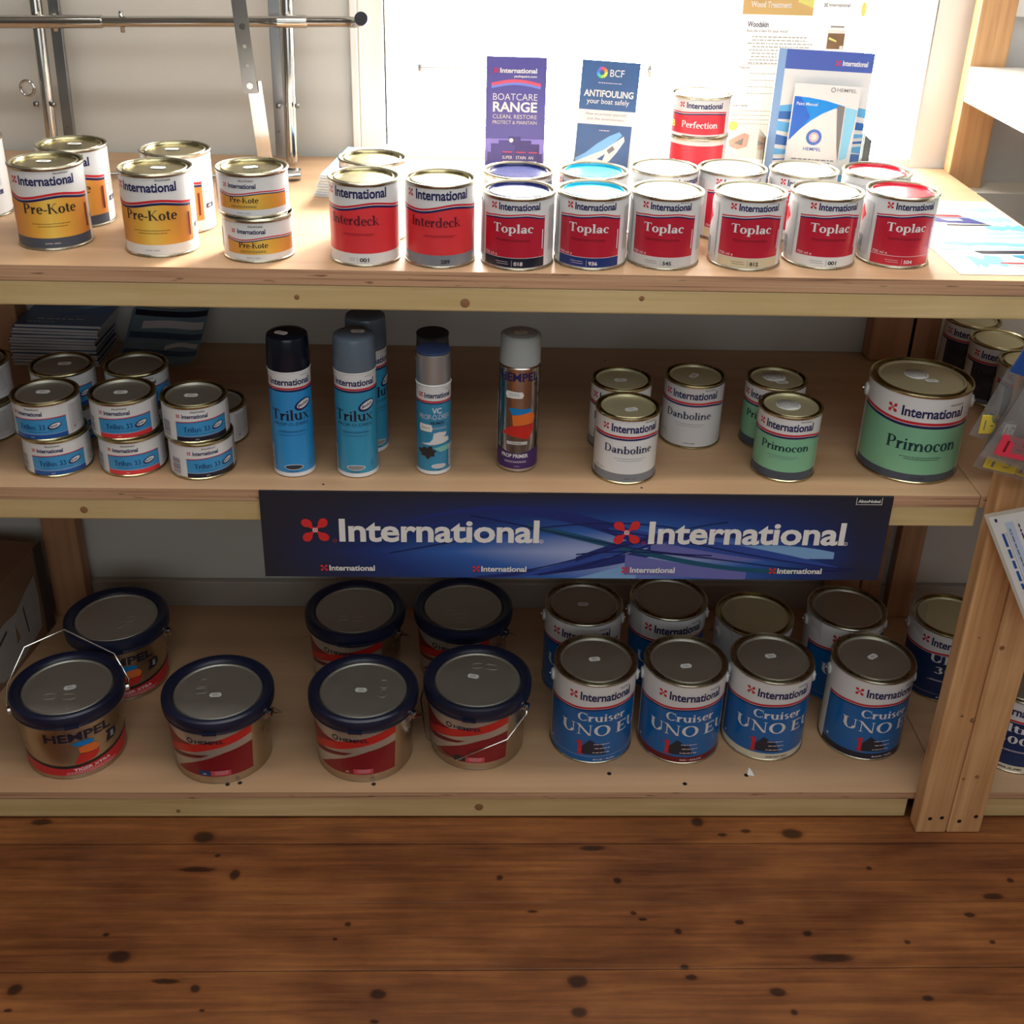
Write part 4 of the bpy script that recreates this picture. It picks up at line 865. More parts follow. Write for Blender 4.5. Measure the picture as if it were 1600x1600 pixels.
def lab_vc():
    R = .0272; L = Label(R - .0006).rect(-179.9, 180, .006, .153, WHITE)
    L.rect(-179, 179, .0075, .1235, TEAL); L.rect(-179, 179, .1252, .128, RED); L.rect(-179, 179, .1228, .1248, NAVY)
    logo(L, -28, 66, -42, .1335, .0078, .005); L.fine(44, 66, .146, 1, TXT)
    L.text('VC', -2, 30, .1075, .0088, WHITE, 'b'); L.text('PROP-O-DREV', -48, 62, .0968, .0085, PINKTX, 'l'); L.text('PRIMER', -8, 40, .0882, .0052, DKNAVY, 'n'); L.fine(-2, 52, .0825, 2, PINKTX, .0006)
    L.poly([(-40, .0545), (-10, .058), (0, .064), (3, .0735), (22, .0755), (50, .0735), (44, .068), (36, .067), (58, .064), (60, .0575), (20, .0545), (-10, .053)], WHITE)
    bl = MAROON
    D = mat('print_dark_propeller', (48, 40, 40), .45)
    for k in range(7):
        a = k * 2 * PI / 7 + .3; c, s = math.cos(a), math.sin(a); r = .0125 + .003 * (k % 2)
        L.put([(L.u(-18) + x * c * 1.15 - y * s, .0405 + x * s * .8 + y * c) for x, y in [(0, -.002), (r * .6, -.0042), (r, -.001), (r * .7, .0036), (0, .002)]], [(0, 1, 2, 3, 4)], D)
    L.poly([(2, .048), (30, .051), (58, .052), (58, .043), (26, .041)], mat('print_sea_pale', (130, 196, 186), .4))
    L.ell(20, .0165, .0115, .0042, WHITE); L.ell(20, .0165, .0105, .0034, LGREY); L.fine(14, 26, .0095, 1, NAVY); L.barcode(58, 88, .014, .05)
    L.poly([(-46, .0835), (-43, .09), (-5, .0885), (0, .0825), (-3, .0765), (-42, .077)], STICK); L.fine(-38, -8, .0835, 2, GREY, .0008)
    return L.mesh('vc_label')
LVC = lab_vc()
vc = spray(-.0546, 1.6567, -3, .0272, .154, .048, LVC, CAPS, WHITE, 'slim teal spray can with silver cap in front', None, .97, True)
d_ = MB().lathe([(.0255, .2021), (.0262, .2035), (.0245, .2048), (0, .2048)], mat('blue_gasket', (52, 72, 116), .5)); link('top_disc', d_.mesh('top_disc'), vc, label='dark blue disc on the cap')
vc2 = spray(-.0586, 1.7430, 10, .0272, .154, .040, LVC, SMOKE, WHITE, 'slim teal spray can with smoky cap behind the silver capped one', None, .97, True)
d_ = MB().lathe([(.0255, .1941), (.0262, .1955), (.0245, .1968), (0, .1968)], mat('dark_gasket', (44, 46, 54), .5)); link('top_disc', d_.mesh('top_disc'), vc2, label='dark grey disc on the cap')
def lab_hem():
    R = .0325; L = Label(R - .0006)
    L.strip(-179.9, 180, lambda t: .0385 - .0055 * max(0, math.cos((t - .5) * 2 * PI * 1.6)) ** 2 if abs(t - .5) < .31 else .0385, lambda t: .0055, PURPLE)
    L.text('HEMPEL', -58, 60, .157, .0135, NAVY, 'b')
    L.poly([(-28, .1105), (-14, .112), (14, .1105), (38, .1105), (40, .104), (16, .102), (-14, .1)], SAILBL)
    L.poly([(-16, .099), (12, .1015), (40, .1045), (52, .099), (52, .09), (46, .0842), (14, .083), (-12, .0815)], ORANGE)
    L.poly([(-18, .0808), (12, .082), (48, .0838), (48, .073), (34, .0575), (16, .06), (-12, .0635), (-48, .066), (-34, .074)], BRTRED)
    L.rect(-30, 30, .049, .0545, LGREY); L.text('STONE GREY', -16, 14, .0505, .0022, TXT, 'n')
    L.text('PROP PRIMER', -46, 34, .0262, .0062, WHITE, 'b'); L.fine(-38, 30, .0195, 2, PINKTX, .0008); L.fine(-6, 10, .0105, 1, PINKTX)
    L.poly([(-36, .1345), (-33, .1405), (12, .1395), (16, .1345), (12, .129), (-32, .1285)], STICK); L.fine(-28, 6, .136, 2, GREY, .0009, .003)
    L.rect(-110, -72, .03, .13, WHITE); L.rect(-106, -76, .064, .076, RED); L.fine(-106, -78, .12, 20, GREY, .0006)
    return L.mesh('silver_spray_label')
spray(.0781, 1.6739, -2, .0325, .179, .0461, lab_hem(), CAPL, mat('polished_spray_tin', (205, 200, 195), .16, 1, .04, 30), 'shiny silver spray can with pale grey cap and purple base band', (0, .0, .1), .97, True)

# ---------------------------------------------------------------- banner on the middle rail
BX0, BX1, BZ0, BZ1 = -.3185, .662, .5195, .6738
bt = thing('brand_banner', 'long dark blue banner with white lettering and red propellers under the middle shelf', 'banner', (BX0, YF - .0045, BZ0))
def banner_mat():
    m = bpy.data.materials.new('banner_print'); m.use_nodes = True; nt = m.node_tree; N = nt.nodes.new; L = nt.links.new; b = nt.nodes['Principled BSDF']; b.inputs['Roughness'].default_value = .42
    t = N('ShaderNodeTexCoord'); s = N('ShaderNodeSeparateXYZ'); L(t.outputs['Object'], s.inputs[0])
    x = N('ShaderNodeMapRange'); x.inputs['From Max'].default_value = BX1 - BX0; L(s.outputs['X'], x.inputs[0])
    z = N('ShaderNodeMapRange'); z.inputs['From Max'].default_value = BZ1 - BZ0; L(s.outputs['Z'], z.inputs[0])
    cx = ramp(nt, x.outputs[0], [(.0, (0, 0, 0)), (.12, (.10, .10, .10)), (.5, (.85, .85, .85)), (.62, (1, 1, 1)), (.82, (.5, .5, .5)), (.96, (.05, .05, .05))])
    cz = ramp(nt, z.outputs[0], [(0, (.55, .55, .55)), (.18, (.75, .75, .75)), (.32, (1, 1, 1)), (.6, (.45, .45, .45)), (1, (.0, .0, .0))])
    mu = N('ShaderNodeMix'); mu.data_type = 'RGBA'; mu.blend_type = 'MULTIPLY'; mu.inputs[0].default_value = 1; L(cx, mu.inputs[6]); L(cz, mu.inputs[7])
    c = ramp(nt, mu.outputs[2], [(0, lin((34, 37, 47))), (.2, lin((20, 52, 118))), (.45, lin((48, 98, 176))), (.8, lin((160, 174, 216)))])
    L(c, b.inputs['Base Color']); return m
bw, bh = BX1 - BX0, BZ1 - BZ0
link('backing_board', MB().box(0, bw, 0, .004, 0, bh, banner_mat(), {'back': WHITE}).mesh('backing_board'), bt)
L = Label()
S1 = mat('swoosh_deep_blue', (26, 46, 116), .42); S2 = mat('swoosh_mid_blue', (44, 76, 156), .42); S3 = mat('swoosh_violet', (106, 110, 178), .42); S4 = mat('swoosh_pale_blue', (126, 170, 214), .42); S5 = mat('swoosh_teal', (18, 84, 112), .42); S6 = mat('swoosh_line', (16, 30, 88), .42)
def bz(p, t): return sum(c * k for c, k in zip(p, ((1 - t) ** 3, 3 * t * (1 - t) ** 2, 3 * t * t * (1 - t), t ** 3)))
def sw(x0, x1, a, b_, m): L.strip(x0 * bw, x1 * bw, lambda t: min(max(bz(a, t), .002), .998) * bh, lambda t: min(max(bz(b_, t), .002), .998) * bh, m)
sw(.16, .62, (.46, 1.02, .95, .50), (.46, .98, .80, .36), S1)
sw(.34, .66, (.02, .10, .22, .46), (.0, .02, .10, .36), S1)
sw(.40, .74, (.02, .24, .55, .64), (.0, .14, .45, .58), S2)
sw(.50, .60, (.0, .06, .14, .2), (.0, .0, .0, .0), S4)
sw(.58, .78, (.30, .22, .14, .1), (.05, .05, .0, .0), S3)
sw(.62, .88, (.46, .30, .46, .36), (.34, .2, .24, .24), S3)
sw(.76, .92, (.40, .44, .42, .34), (.28, .26, .26, .26), S4)
sw(.55, .93, (.62, .52, .40, .16), (.58, .36, .22, .14), S2)
sw(.42, .86, (.66, .46, .08, .14), (.60, .38, .04, .08), S5)
sw(.50, .90, (.26, .70, .62, .50), (.20, .62, .50, .46), S1)
for a in [((.3, .5, .8, .62), .2, .66), ((.08, .2, .6, .7), .40, .74), ((.05, .1, .5, .55), .44, .70), ((.75, .6, .3, .3), .33, .72), ((.3, .45, .1, .12), .5, .95), ((.6, .5, .2, .14), .54, .96)]:
    sw(a[1], a[2], a[0], tuple(v - .014 for v in a[0]), S6)
def bp(x): return (x - 404) / 986 * bw
BW_ = mat('banner_white', (236, 234, 228), .45); BR_ = mat('banner_red', (218, 48, 50), .45)
for px, a0, a1, r_ in [(487, 524, 837, 841), (975, 1010, 1323, 1326)]:
    L.prop(bp(px), .0865, .0262, BR_); L.ring(bp(px), .0865, .004, .0026, BW_); L.ell(bp(px), .0865, .0012, .0012, BW_)
    L.text('International', bp(a0), bp(a1), .0675, .0392, BW_, 'b'); L.ring(bp(r_), .0675 + .0015, .0034, .0026, BW_); L.text('R', bp(r_) - .0012, bp(r_) + .0012, .0672, .003, BW_, 'n'); L.ring(bp(a0 - 7), .0675, .0028, .002, BR_)
for px in (498, 739, 977, 1215):
    L.prop(bp(px), .0175, .0072, BR_); L.text('International', bp(px + 8), bp(px + 80), .0128, .0098, BW_, 'b')
x0, x1 = bp(1331), bp(1372)
for q in ((x0, x0 + .0008, bh - .0125, bh - .0005), (x1 - .0008, x1, bh - .0125, bh - .0005), (x0, x1, bh - .0133, bh - .0125)): L.rect(*q, BW_)
L.text('AkzoNobel', x0 + .003, x1 - .003, bh - .0095, .0052, BW_, 'b')
link('print', L.mesh('banner_lettering'), bt, (0, -.0001, 0), label='white lettering, red propellers and blue swooshes')

# ---------------------------------------------------------------- boarding ladder (top left)
lad = thing('boarding_ladder', 'folded stainless steel boarding ladder leaning on the wall behind the gold tins', 'ladder', (-.55, 2.17, TOP))
def lt(name, pts, r, m=CHROME, seg=16, label=None): return link(name, MB().tube([(x + .55, y - 2.17, z - TOP) for x, y, z in pts], r, m, seg).mesh(name), lad, label=label)
lt('side_tube', [(-.756, 2.165, 1.042), (-.754, 2.19, 1.45)], .0105); lt('side_tube', [(-.3275, 2.165, 1.034), (-.322, 2.19, 1.45)], .0105)
for x in (-.729, -.3485):
    link('side_strip', MB().box(-.0095, .0095, -.006, .006, 0, .42, SATIN).mesh('side_strip', bevel=.001), lad, (x + .55, .012, 1.036 - TOP), (math.radians(-3.4), 0, 0))
lt('rung', [(-1.05, 2.145, 1.262), (-.225, 2.145, 1.281), (-.2, 2.13, 1.282), (-.188, 2.10, 1.289), (-.186, 2.078, 1.294)], .0092)
lt('rung_sleeve', [(-1.05, 2.145, 1.262), (-.634, 2.145, 1.2716)], .0112); lt('rung_sleeve', [(-.335, 2.145, 1.2785), (-.286, 2.145, 1.2796)], .0108)
lt('end_cap', [(-.186, 2.082, 1.2935), (-.1855, 2.066, 1.297)], .0112, BLACKP)
lt('clevis_pin', [(-.715, 2.145, 1.254), (-.715, 2.145, 1.284)], .004, CHROME, 10); lt('clevis_pin', [(-.601, 2.145, 1.255), (-.601, 2.145, 1.290)], .004, CHROME, 10)
for x, z in [(-.772, 1.128), (-.742, 1.128), (-.345, 1.134), (-.312, 1.135)]: lt('bolt', [(x - .004, 2.158, z), (x + .004, 2.158, z)], .0045, SATIN, 6)
lt('pull_ring', [(-.784 + .0118 * math.cos(2 * PI * i / 20), 2.16, 1.155 + .0130 * math.sin(2 * PI * i / 20)) for i in range(21)], .0026, CHROME, 8)
# flat strap with four holes
hb = bmesh.new(); Wd, Ht = .0245, .14
def strap(z0, z1, holes):
    mb = MB(); hw = Wd / 2; cells = sorted([z0] + [c + s * .012 for c in holes for s in (-1, 1)] + [z1]); th = .0015
    for k in range(len(cells) - 1):
        a, b_ = cells[k], cells[k + 1]; mid = (a + b_) / 2; hc = [c for c in holes if abs(c - mid) < .006]
        for y, fl in ((-th, 1), (th, -1)):
            if not hc: mb.add([(-hw, y, a), (hw, y, a), (hw, y, b_), (-hw, y, b_)], [(0, 1, 2, 3)[::fl]], SATIN, False)
            else:
                n = 16; c = hc[0]; V = []
                for i in range(n):
                    t = 2 * PI * i / n + PI / 4; dx, dz = math.cos(t), math.sin(t); q = 1 / max(abs(dx), abs(dz)); V += [(.0036 * dx, y, c + .0036 * dz), (hw * dx * q, y, c + .012 * dz * q)]
                mb.add(V, [(2 * i, 2 * i + 1, (2 * i + 3) % (2 * n), (2 * i + 2) % (2 * n))[::fl] for i in range(n)], SATIN, False)
    for x in (-hw, hw): mb.add([(x, -th, z0), (x, th, z0), (x, th, z1), (x, -th, z1)], [(0, 1, 2, 3)], SATIN, False)
    mb.add([(-hw, -th, z0), (hw, -th, z0), (hw, th, z0), (-hw, th, z0)], [(0, 1, 2, 3)], SATIN, False)
    return mb
hb.free()
sm_ = strap(0, .29, [.0135, .046, .078, .1105]).mesh('drilled_strap')
link('drilled_strap', sm_, lad, (-.3815 + .55, 2.098 - 2.17, 1.166 - TOP), (math.radians(2), math.radians(-3.2), 0))
link('step_arm', MB().box(-.0125, .0125, -.001, .001, 0, .15, CHROME).mesh('step_arm'), lad, (-.364 + .55, 2.104 - 2.17, 1.036 - TOP), (0, math.radians(-4.5), 0), label='bright polished flat arm')
for z in (1.1795, 1.2765):
    lt('nut', [(-.3815 + (1.1795 - z) * .055, 2.092, z), (-.3815 + (1.1795 - z) * .055, 2.099, z)], .0058, CHROME, 6)
lt('foot_bar', [(-.66, 2.045, TOP + .008), (-.335, 2.045, TOP + .008)], .004); lt('foot_bar', [(-.335, 2.045, TOP + .008), (-.30, 2.06, TOP + .0085)], .0075)
link('hinge_plate', MB().box(-.014, .014, -.01, .01, 0, .012, CHROME).mesh('hinge_plate', bevel=.002), lad, (-.315 + .55, 2.085 - 2.17, .0006))

# ---------------------------------------------------------------- leaflets on the top shelf
def sheet(w, h, m, th=.0012, back=WHITE): return MB().box(-w / 2, w / 2, 0, th, 0, h, m, {'back': back})
def holder(root, w, d, h, lip, scoop=True):
    mb = MB(); t = .0015
    mb.box(-w / 2, w / 2, d, d + t, 0, h, ACRYL); mb.box(-w / 2, w / 2, -t, d, 0, t, ACRYL)
    mb.box(-w / 2, -w / 2 + t, 0, d, t, lip, ACRYL); mb.box(w / 2 - t, w / 2, 0, d, t, lip, ACRYL)
    n = 10
    for k in range(n):
        x0 = -w / 2 + w * k / n; x1 = x0 + w / n; f_ = lambda x: lip - (lip * .55 * max(0, 1 - (x / (w * .36)) ** 2) ** .5 if scoop and abs(x) < w * .36 else 0)
        mb.add([(x0, -t, t), (x1, -t, t), (x1, -t, f_(x1)), (x0, -t, f_(x0))], [(0, 1, 2, 3)], ACRYL, False)
    link('acrylic_holder', mb.mesh('acrylic_holder'), root, label='clear acrylic holder')
# purple leaflet
PUR = mat('leaflet_purple', (84, 78, 150), .4); PURD = mat('leaflet_dark_purple', (58, 46, 112), .4); PURL = mat('leaflet_lilac', (138, 124, 204), .4)
lf = thing('leaflet', 'purple leaflet with white lettering standing in a clear holder before the window', 'leaflet', (.0725, 2.0, TOP + .0003), math.radians(-1))
W1, H1 = .1, .221
link('card', sheet(W1, H1, PUR).mesh('leaflet_card'), lf, (0, .006, .002), (math.radians(-3), 0, 0))
L = Label(); hw = W1 / 2
L.rect(-hw, hw, .05, .088, PURL); L.rect(-hw, hw, .003, .05, mat('leaflet_violet', (104, 92, 178), .4))
L.prop(-.034, .199, .0052, RED); L.text('International', -.027, .034, .1955, .0075, WHITE, 'b'); L.text('yachtpaint.com', -.004, .034, .1885, .0034, WHITE, 'b')
w_ = lambda t: .176 + .0042 * math.sin(PI * (t * 1.3 - .15)); L.strip(-.041, .041, sh(w_, .005), w_, mat('leaflet_coral', (226, 84, 108), .4)); L.strip(-.041, .041, w_, sh(w_, -.004), mat('leaflet_periwinkle', (110, 130, 210), .4))
L.text('BOATCARE', -.038, .036, .1515, .011, WHITE, 'l'); L.text('RANGE', -.038, .036, .133, .0155, WHITE, 'b'); L.text('CLEAN, RESTORE', -.038, .036, .1215, .0068, CREAM, 'l'); L.text('PROTECT & MAINTAIN', -.038, .036, .1125, .0058, CREAM, 'l')
for k, (x, z, w2) in enumerate([(0, .092, .02), (-.016, .086, .022), (.017, .086, .022), (-.03, .08, .02), (.032, .08, .02), (-.012, .078, .024), (.012, .076, .022), (-.036, .066, .02), (.038, .064, .018)]): L.rect(x - w2 / 2, x + w2 / 2, .01, z, [PURD, mat('leaflet_indigo', (72, 62, 132), .4)][k % 2])
for x, s_ in ((-.012, 'SUPER'), (.011, 'STAIN'), (.032, 'AN')):
    L.rect(x - .0095, x + .0095, .02, .066, PURD); L.rect(x - .008, x + .008, .0655, .067, RED); L.text(s_, x - .0085, x + (.0085 if len(s_) > 2 else 0), .0545, .0056, WHITE, 'l'); L.fine(x - .008, x + .008, .05, 3, PINKTX, .0012, .0028); L.rect(x - .008, x + .008, .038, .042, CREAM)
L.ell(-.006, .086, .0036, .0036, WHITE)
link('print', L.mesh('leaflet_print'), lf, (0, .0058, .002), (math.radians(-3), 0, 0)); holder(lf, .108, .02, .16, .075)
# dark blue leaflet
lf = thing('leaflet', 'dark blue and white leaflet leaning in a clear holder, beside the stacked red tins', 'leaflet', (.2265, 2.02, TOP + .0003), math.radians(-1.5))
DB = mat('leaflet_slate_blue', (56, 90, 138), .4)
rt = (math.radians(-4), math.radians(2.6), 0)
link('card', sheet(.098, .214, WHITE).mesh('leaflet_card'), lf, (-.004, .006, .002), rt)
L = Label(); hw = .049
L.rect(-hw, hw, .134, .214, DB); L.rect(-hw + .001, hw - .004, .03, .11, DB)
for k in range(12):
    a = 2 * PI * k / 12; L.ell(-.0145 + .0062 * math.cos(a), .195 + .0062 * math.sin(a), .0032, .0032, mat('ring_dot_%d' % k, [(230, 220, 90), (240, 170, 60), (232, 110, 60), (220, 80, 120), (170, 90, 170), (110, 100, 190), (70, 120, 210), (70, 170, 220), (80, 190, 180), (120, 200, 120), (170, 210, 90), (210, 220, 80)][k], .4))
L.ell(-.0145, .195, .0042, .0042, DB); L.text('BCF', -.001, .023, .1895, .0115, WHITE, 'n'); L.fine(-.022, .022, .178, 1, PINKTX, .0012)
L.text('ANTIFOULING', -.042, .042, .156, .0105, WHITE, 'b'); L.text('your boat safely', -.036, .036, .1445, .0085, WHITE, 'n')
L.text('How to protect yourself', -.036, .034, .1255, .0042, GREY, 'l'); L.text('and the environment', -.033, .03, .1175, .0042, GREY, 'l')
L.fine(-.012, .01, .1, 1, PINKTX, .0012); PB = mat('print_spray_blue', (120, 178, 226), .4)
L.poly([(-.047, .052), (-.03, .062), (-.012, .078), (.008, .092), (.025, .1), (.03, .094), (.018, .082), (.004, .07), (-.016, .058), (-.03, .05), (-.047, .044)], PB)
L.poly([(-.047, .046), (-.022, .058), (.0, .068), (.016, .08), (.033, .093), (.035, .085), (.024, .066), (.012, .05), (-.006, .038), (-.03, .034), (-.047, .034)], WHITE)
L.poly([(.006, .068), (.015, .076), (.02, .07), (.01, .062)], GREY); L.poly([(-.01, .052), (.004, .062), (.0, .05)], DB)
link('print', L.mesh('leaflet_print'), lf, (-.004, .0058, .002), rt); holder(lf, .106, .02, .15, .07)
# stacked red two-part tins
def lab_perf(full):
    R = .0495; h = .066 if full else .112; L = Label(R - .0004).rect(-179.9, 180, .0038, h - .005, WHITE); RP = mat('print_perf_red', (206, 40, 58), .34, .2)
    if full:
        w_ = wave(.04, .0016, .1); L.strip(-64, 60, sh(w_, -.003), lambda t: .006, RP); L.strip(-64, 60, sh(w_, .002), w_, RED); L.strip(-64, 60, sh(w_, -.001), sh(w_, -.0032), NAVY)
        logo(L, -26, 46, -36, .048, .0082, .0052); L.text('Perfection', -34, 38, .0165, .0105, WHITE, 's'); L.text('B', -60, -50, .015, .0105, mat('print_yellow', (238, 214, 80), .4), 'b')
    else:
        L.rect(-64, 60, .012, .1, RP); L.text('Perfection', -52, 46, .058, .016, WHITE, 's'); L.fine(-40, 36, .048, 2, PINKTX)
    return L.mesh('red_two_part_label')
tin('q', .3785, 1.988, TOP + Z, 2, lab_perf(False), 'white and red tin under a smaller one before the window', 'two part red tins', .0495, .112, TIN, RW)
tin('q', .3785, 1.988, TOP + .1126, 0, lab_perf(True), 'smaller white and red tin stacked on top of another before the window', 'two part red tins', .0495, .066, TIN, RW)
# brochures in an acrylic holder
IB = mat('brochure_indigo', (70, 92, 172), .4); SKYB = mat('brochure_sky', (92, 170, 222), .4); DPB = mat('brochure_deep_blue', (44, 98, 170), .4); AZ = mat('brochure_azure', (0, 134, 220), .4)
rx = (math.radians(-5), math.radians(1.5), 0)
bk = thing('brochure', 'tall brochure with indigo top band behind a smaller paint manual', 'brochure', (.612, 2.110, TOP + .0023), math.radians(-3))
link('cover', sheet(.168, .226, WHITE, .004).mesh('brochure_cover'), bk, (0, .0, 0), rx)
L = Label(); L.rect(-.084, .084, .193, .226, IB); L.rect(-.084, -.07, .0, .2255, mat('brochure_steel_blue', (132, 166, 208), .4)); L.prop(.022, .2065, .0058, RED); L.text('International', .03, .074, .203, .0085, WHITE, 'b')
for k in range(7): L.strip(-.07, .084, lambda t, k=k: .13 - k * .017 + .008 * math.sin(3 * t + k), lambda t, k=k: .118 - k * .017 + .006 * math.sin(3.4 * t + k * 1.3), [SKYB, DPB][k % 2])
link('print', L.mesh('brochure_print'), bk, (0, -.0002, 0), rx)
bk = thing('brochure', 'white and blue paint manual booklet standing in front of the indigo banded brochure', 'brochure', (.612, 2.0915, TOP + .0023), math.radians(-4))
rx2 = (math.radians(-5), math.radians(2), 0)
link('cover', sheet(.115, .172, WHITE, .004).mesh('brochure_cover'), bk, (.004, 0, 0), rx2)
L = Label()
V = [(-.056, .148)]; 
L.poly([(-.056, .150), (-.03, .149), (.0, .1455), (.034, .138), (.016, .133), (-.004, .123), (-.022, .110), (-.040, .093), (-.056, .074)], AZ); L.poly([(-.056, .150), (-.045, .1498), (-.024, .116), (-.034, .1), (-.056, .074)], mat('brochure_royal', (28, 96, 196), .4))
L.text('Paint Manual', -.051, -.014, .1355, .0055, WHITE, 'n'); L.text('HEMPEL', .016, .05, .162, .0058, GREY, 'n'); L.ring(.0095, .1645, .0042, .003, GREY)
L.ring(-.012, .082, .0138, .0085, mat('brochure_ring_blue', (74, 110, 190), .4)); L.ring(-.012, .082, .0068, .006, RED); L.text('HEMPEL', -.028, .004, .0585, .0058, IB, 'n')
L.poly([(.02, .1385), (.034, .138), (.036, .04), (.03, .07)], GREY); L.poly([(.036, .1365), (.0565, .133), (.05, .05), (.038, .045)], mat('brochure_pale_cyan', (140, 204, 232), .4)); L.fine(-.05, .03, .042, 4, GREY, .002, .005); L.rect(-.0565, .0565, .0, .02, SKYB)
link('print', L.mesh('brochure_print'), bk, (.004, -.0002, 0), rx2)
hd = thing('leaflet_holder', 'clear acrylic leaflet holder around the paint manual', 'holder', (.612, 2.085, TOP + .0003), math.radians(-3)); holder(hd, .188, .066, .17, .085)
# folded blue leaflets (stack beside the scarlet tins)
FB = mat('leaflet_cyan_cloth', (120, 178, 216), .5); FW = mat('leaflet_pale', (214, 226, 234), .5)
for k in range(8):
    t = thing('folded_leaflet', 'folded pale blue leaflet behind the scarlet tins, ' + ['lowest of its stack', 'second from the bottom', 'third from the bottom', 'fourth from the bottom', 'fourth from the top', 'third from the top', 'second from the top', 'topmost of its stack'][k], 'leaflet', (-.200 + .0012 * (k % 3), 2.045 - .003 * k, TOP + .0004 + .0056 * k), math.radians(-16 + 1.2 * k), 'folded blue leaflets by the scarlet tins')
    m_ = MB()
    for i, dz in enumerate((0, .0026)): m_.box(-.036, .036, -.1, .1, dz, dz + .0018, FB if i else FW, {'top': FB, 'front': FW, 'left': DPB if k % 2 else SKYB})
    m_.box(.033, .036, -.1, .1, .0, .0044, FB)
    link('pages', m_.mesh('folded_pages'), t)
# printed sheet on the right end of the top shelf
pg = thing('printed_sheet', 'large printed sheet with boat pictures lying on the right end of the top shelf', 'poster', (.795, 1.8, TOP + .0003), 0)
link('paper', MB().box(-.09, .105, -.195, .2, 0, .0006, WHITE).mesh('sheet_paper'), pg)
L = Label(); c1 = mat('print_pale_cyan', (152, 214, 232), .4); c2 = mat('print_aqua', (112, 186, 216), .4); c3 = mat('print_boat_navy', (44, 52, 120), .4)
rn = random.Random(5)
def blob(x0, x1, z0, z1, m):
    n = 9; P = [(x0 + (x1 - x0) * k / n, z0 + (z1 - z0) * rn.uniform(0, .35)) for k in range(n + 1)] + [(x1 - (x1 - x0) * k / n, z1 - (z1 - z0) * rn.uniform(0, .35)) for k in range(n + 1)]; L.poly(P, m)
for q in [(.0, .1, .13, .16, c1), (.03, .1, .07, .11, c1), (-.05, .1, -.02, .0, c1), (-.06, .1, -.06, -.035, c2), (-.02, .1, -.0, .02, c1), (.04, .102, .02, .06, c2), (-.05, .0, -.17, -.1, c2), (-.08, .1, -.08, -.065, c1)]: blob(*q)
L.poly([(-.06, .112), (.02, .112), (.025, .1), (-.055, .1)], RED); L.poly([(-.05, .095), (.03, .095), (.05, .06), (.0, .065), (-.03, .07)], c3); L.poly([(-.02, .088), (.012, .09), (.016, .078), (-.01, .076)], WHITE); L.poly([(.05, .056), (.055, .05), (-.02, .05), (-.02, .056)], TXT)
L.poly([(-.03, -.085), (.08, -.08), (.09, -.094), (-.02, -.098)], DKNAVY); L.poly([(.02, -.105), (.09, -.1), (.085, -.13), (.04, -.128)], BT1); L.poly([(-.01, -.14), (.1, -.14), (.1, -.146), (-.01, -.145)], RED); L.poly([(-.005, -.15), (.1, -.15), (.1, -.16), (.02, -.158)], CREAM)
link('print', L.mesh('sheet_print'), pg, (0, 0, .0008), (-PI / 2, 0, 0)) 
# ---------------------------------------------------------------- poster on the window
TP = thin_paper('poster_paper', (250, 248, 242), .14); TG = thin_paper('poster_gold_ink', (232, 196, 134), .045); TB = thin_paper('poster_blue_text', (96, 96, 130), .028); TY = thin_paper('poster_yellow', (255, 250, 150), .07); TBR = thin_paper('poster_brown', (150, 118, 94), .036); TPK = thin_paper('poster_skin', (240, 206, 196), .06); TGR = thin_paper('poster_grey_text', (170, 166, 168), .04)
ps = thing('poster', 'white wood treatment poster with gold heading hanging against the window', 'poster', (.485, 2.242, 1.036), 0)
link('sheet', MB().box(0, .235, 0, .0006, 0, .42, TP).mesh('poster_sheet'), ps)
L = Label()
L.poly([(.002, .262), (.13, .262), (.13, .36), (.002, .36)], TG); L.poly([(.1, .285), (.13, .275), (.13, .3), (.112, .31)], TY); L.text('Wood Treatment', .016, .09, .2745, .0098, TP, 'b')
L.text('Woodskin', .0135, .052, .2405, .0095, TB, 'b'); L.text('Acts like a skin for your wood', .0125, .088, .2315, .0052, TB, 'n'); L.fine(.012, .142, .2225, 9, TGR, .0018, .0058)
L.rect(.008, .2, .1745, .1752, TGR); L.text('Features', .008, .026, .167, .0045, TB, 'n'); L.fine(.008, .2, .158, 4, TGR, .0012, .012); L.text('How it works', .002, .03, .0985, .0042, TB, 'n'); L.fine(.002, .2, .09, 4, TGR, .001, .008)
L.ell(.007, .0625, .0088, .0088, TY); L.poly([(.002, .035), (.018, .044), (.03, .05), (.04, .046), (.038, .024), (.02, .018), (.004, .024)], TPK); L.poly([(.012, .03), (.03, .04), (.028, .026)], TGR)
L.prop(.152, .281, .004, TB); L.text('International', .158, .196, .2785, .006, TB, 'n'); L.rect(.163, .194, .205, .2325, TBR); L.poly([(.163, .2325), (.194, .2325), (.196, .239), (.161, .239)], TP); L.rect(.166, .191, .2425, .2455, TGR); L.poly([(.165, .222), (.18, .217), (.18, .22), (.166, .226)], TY); L.rect(.187, .193, .2055, .211, TP)
L.ell(.222, .275, .0045, .012, TY)
link('print', L.mesh('poster_print'), ps, (0, -.0002, 0))

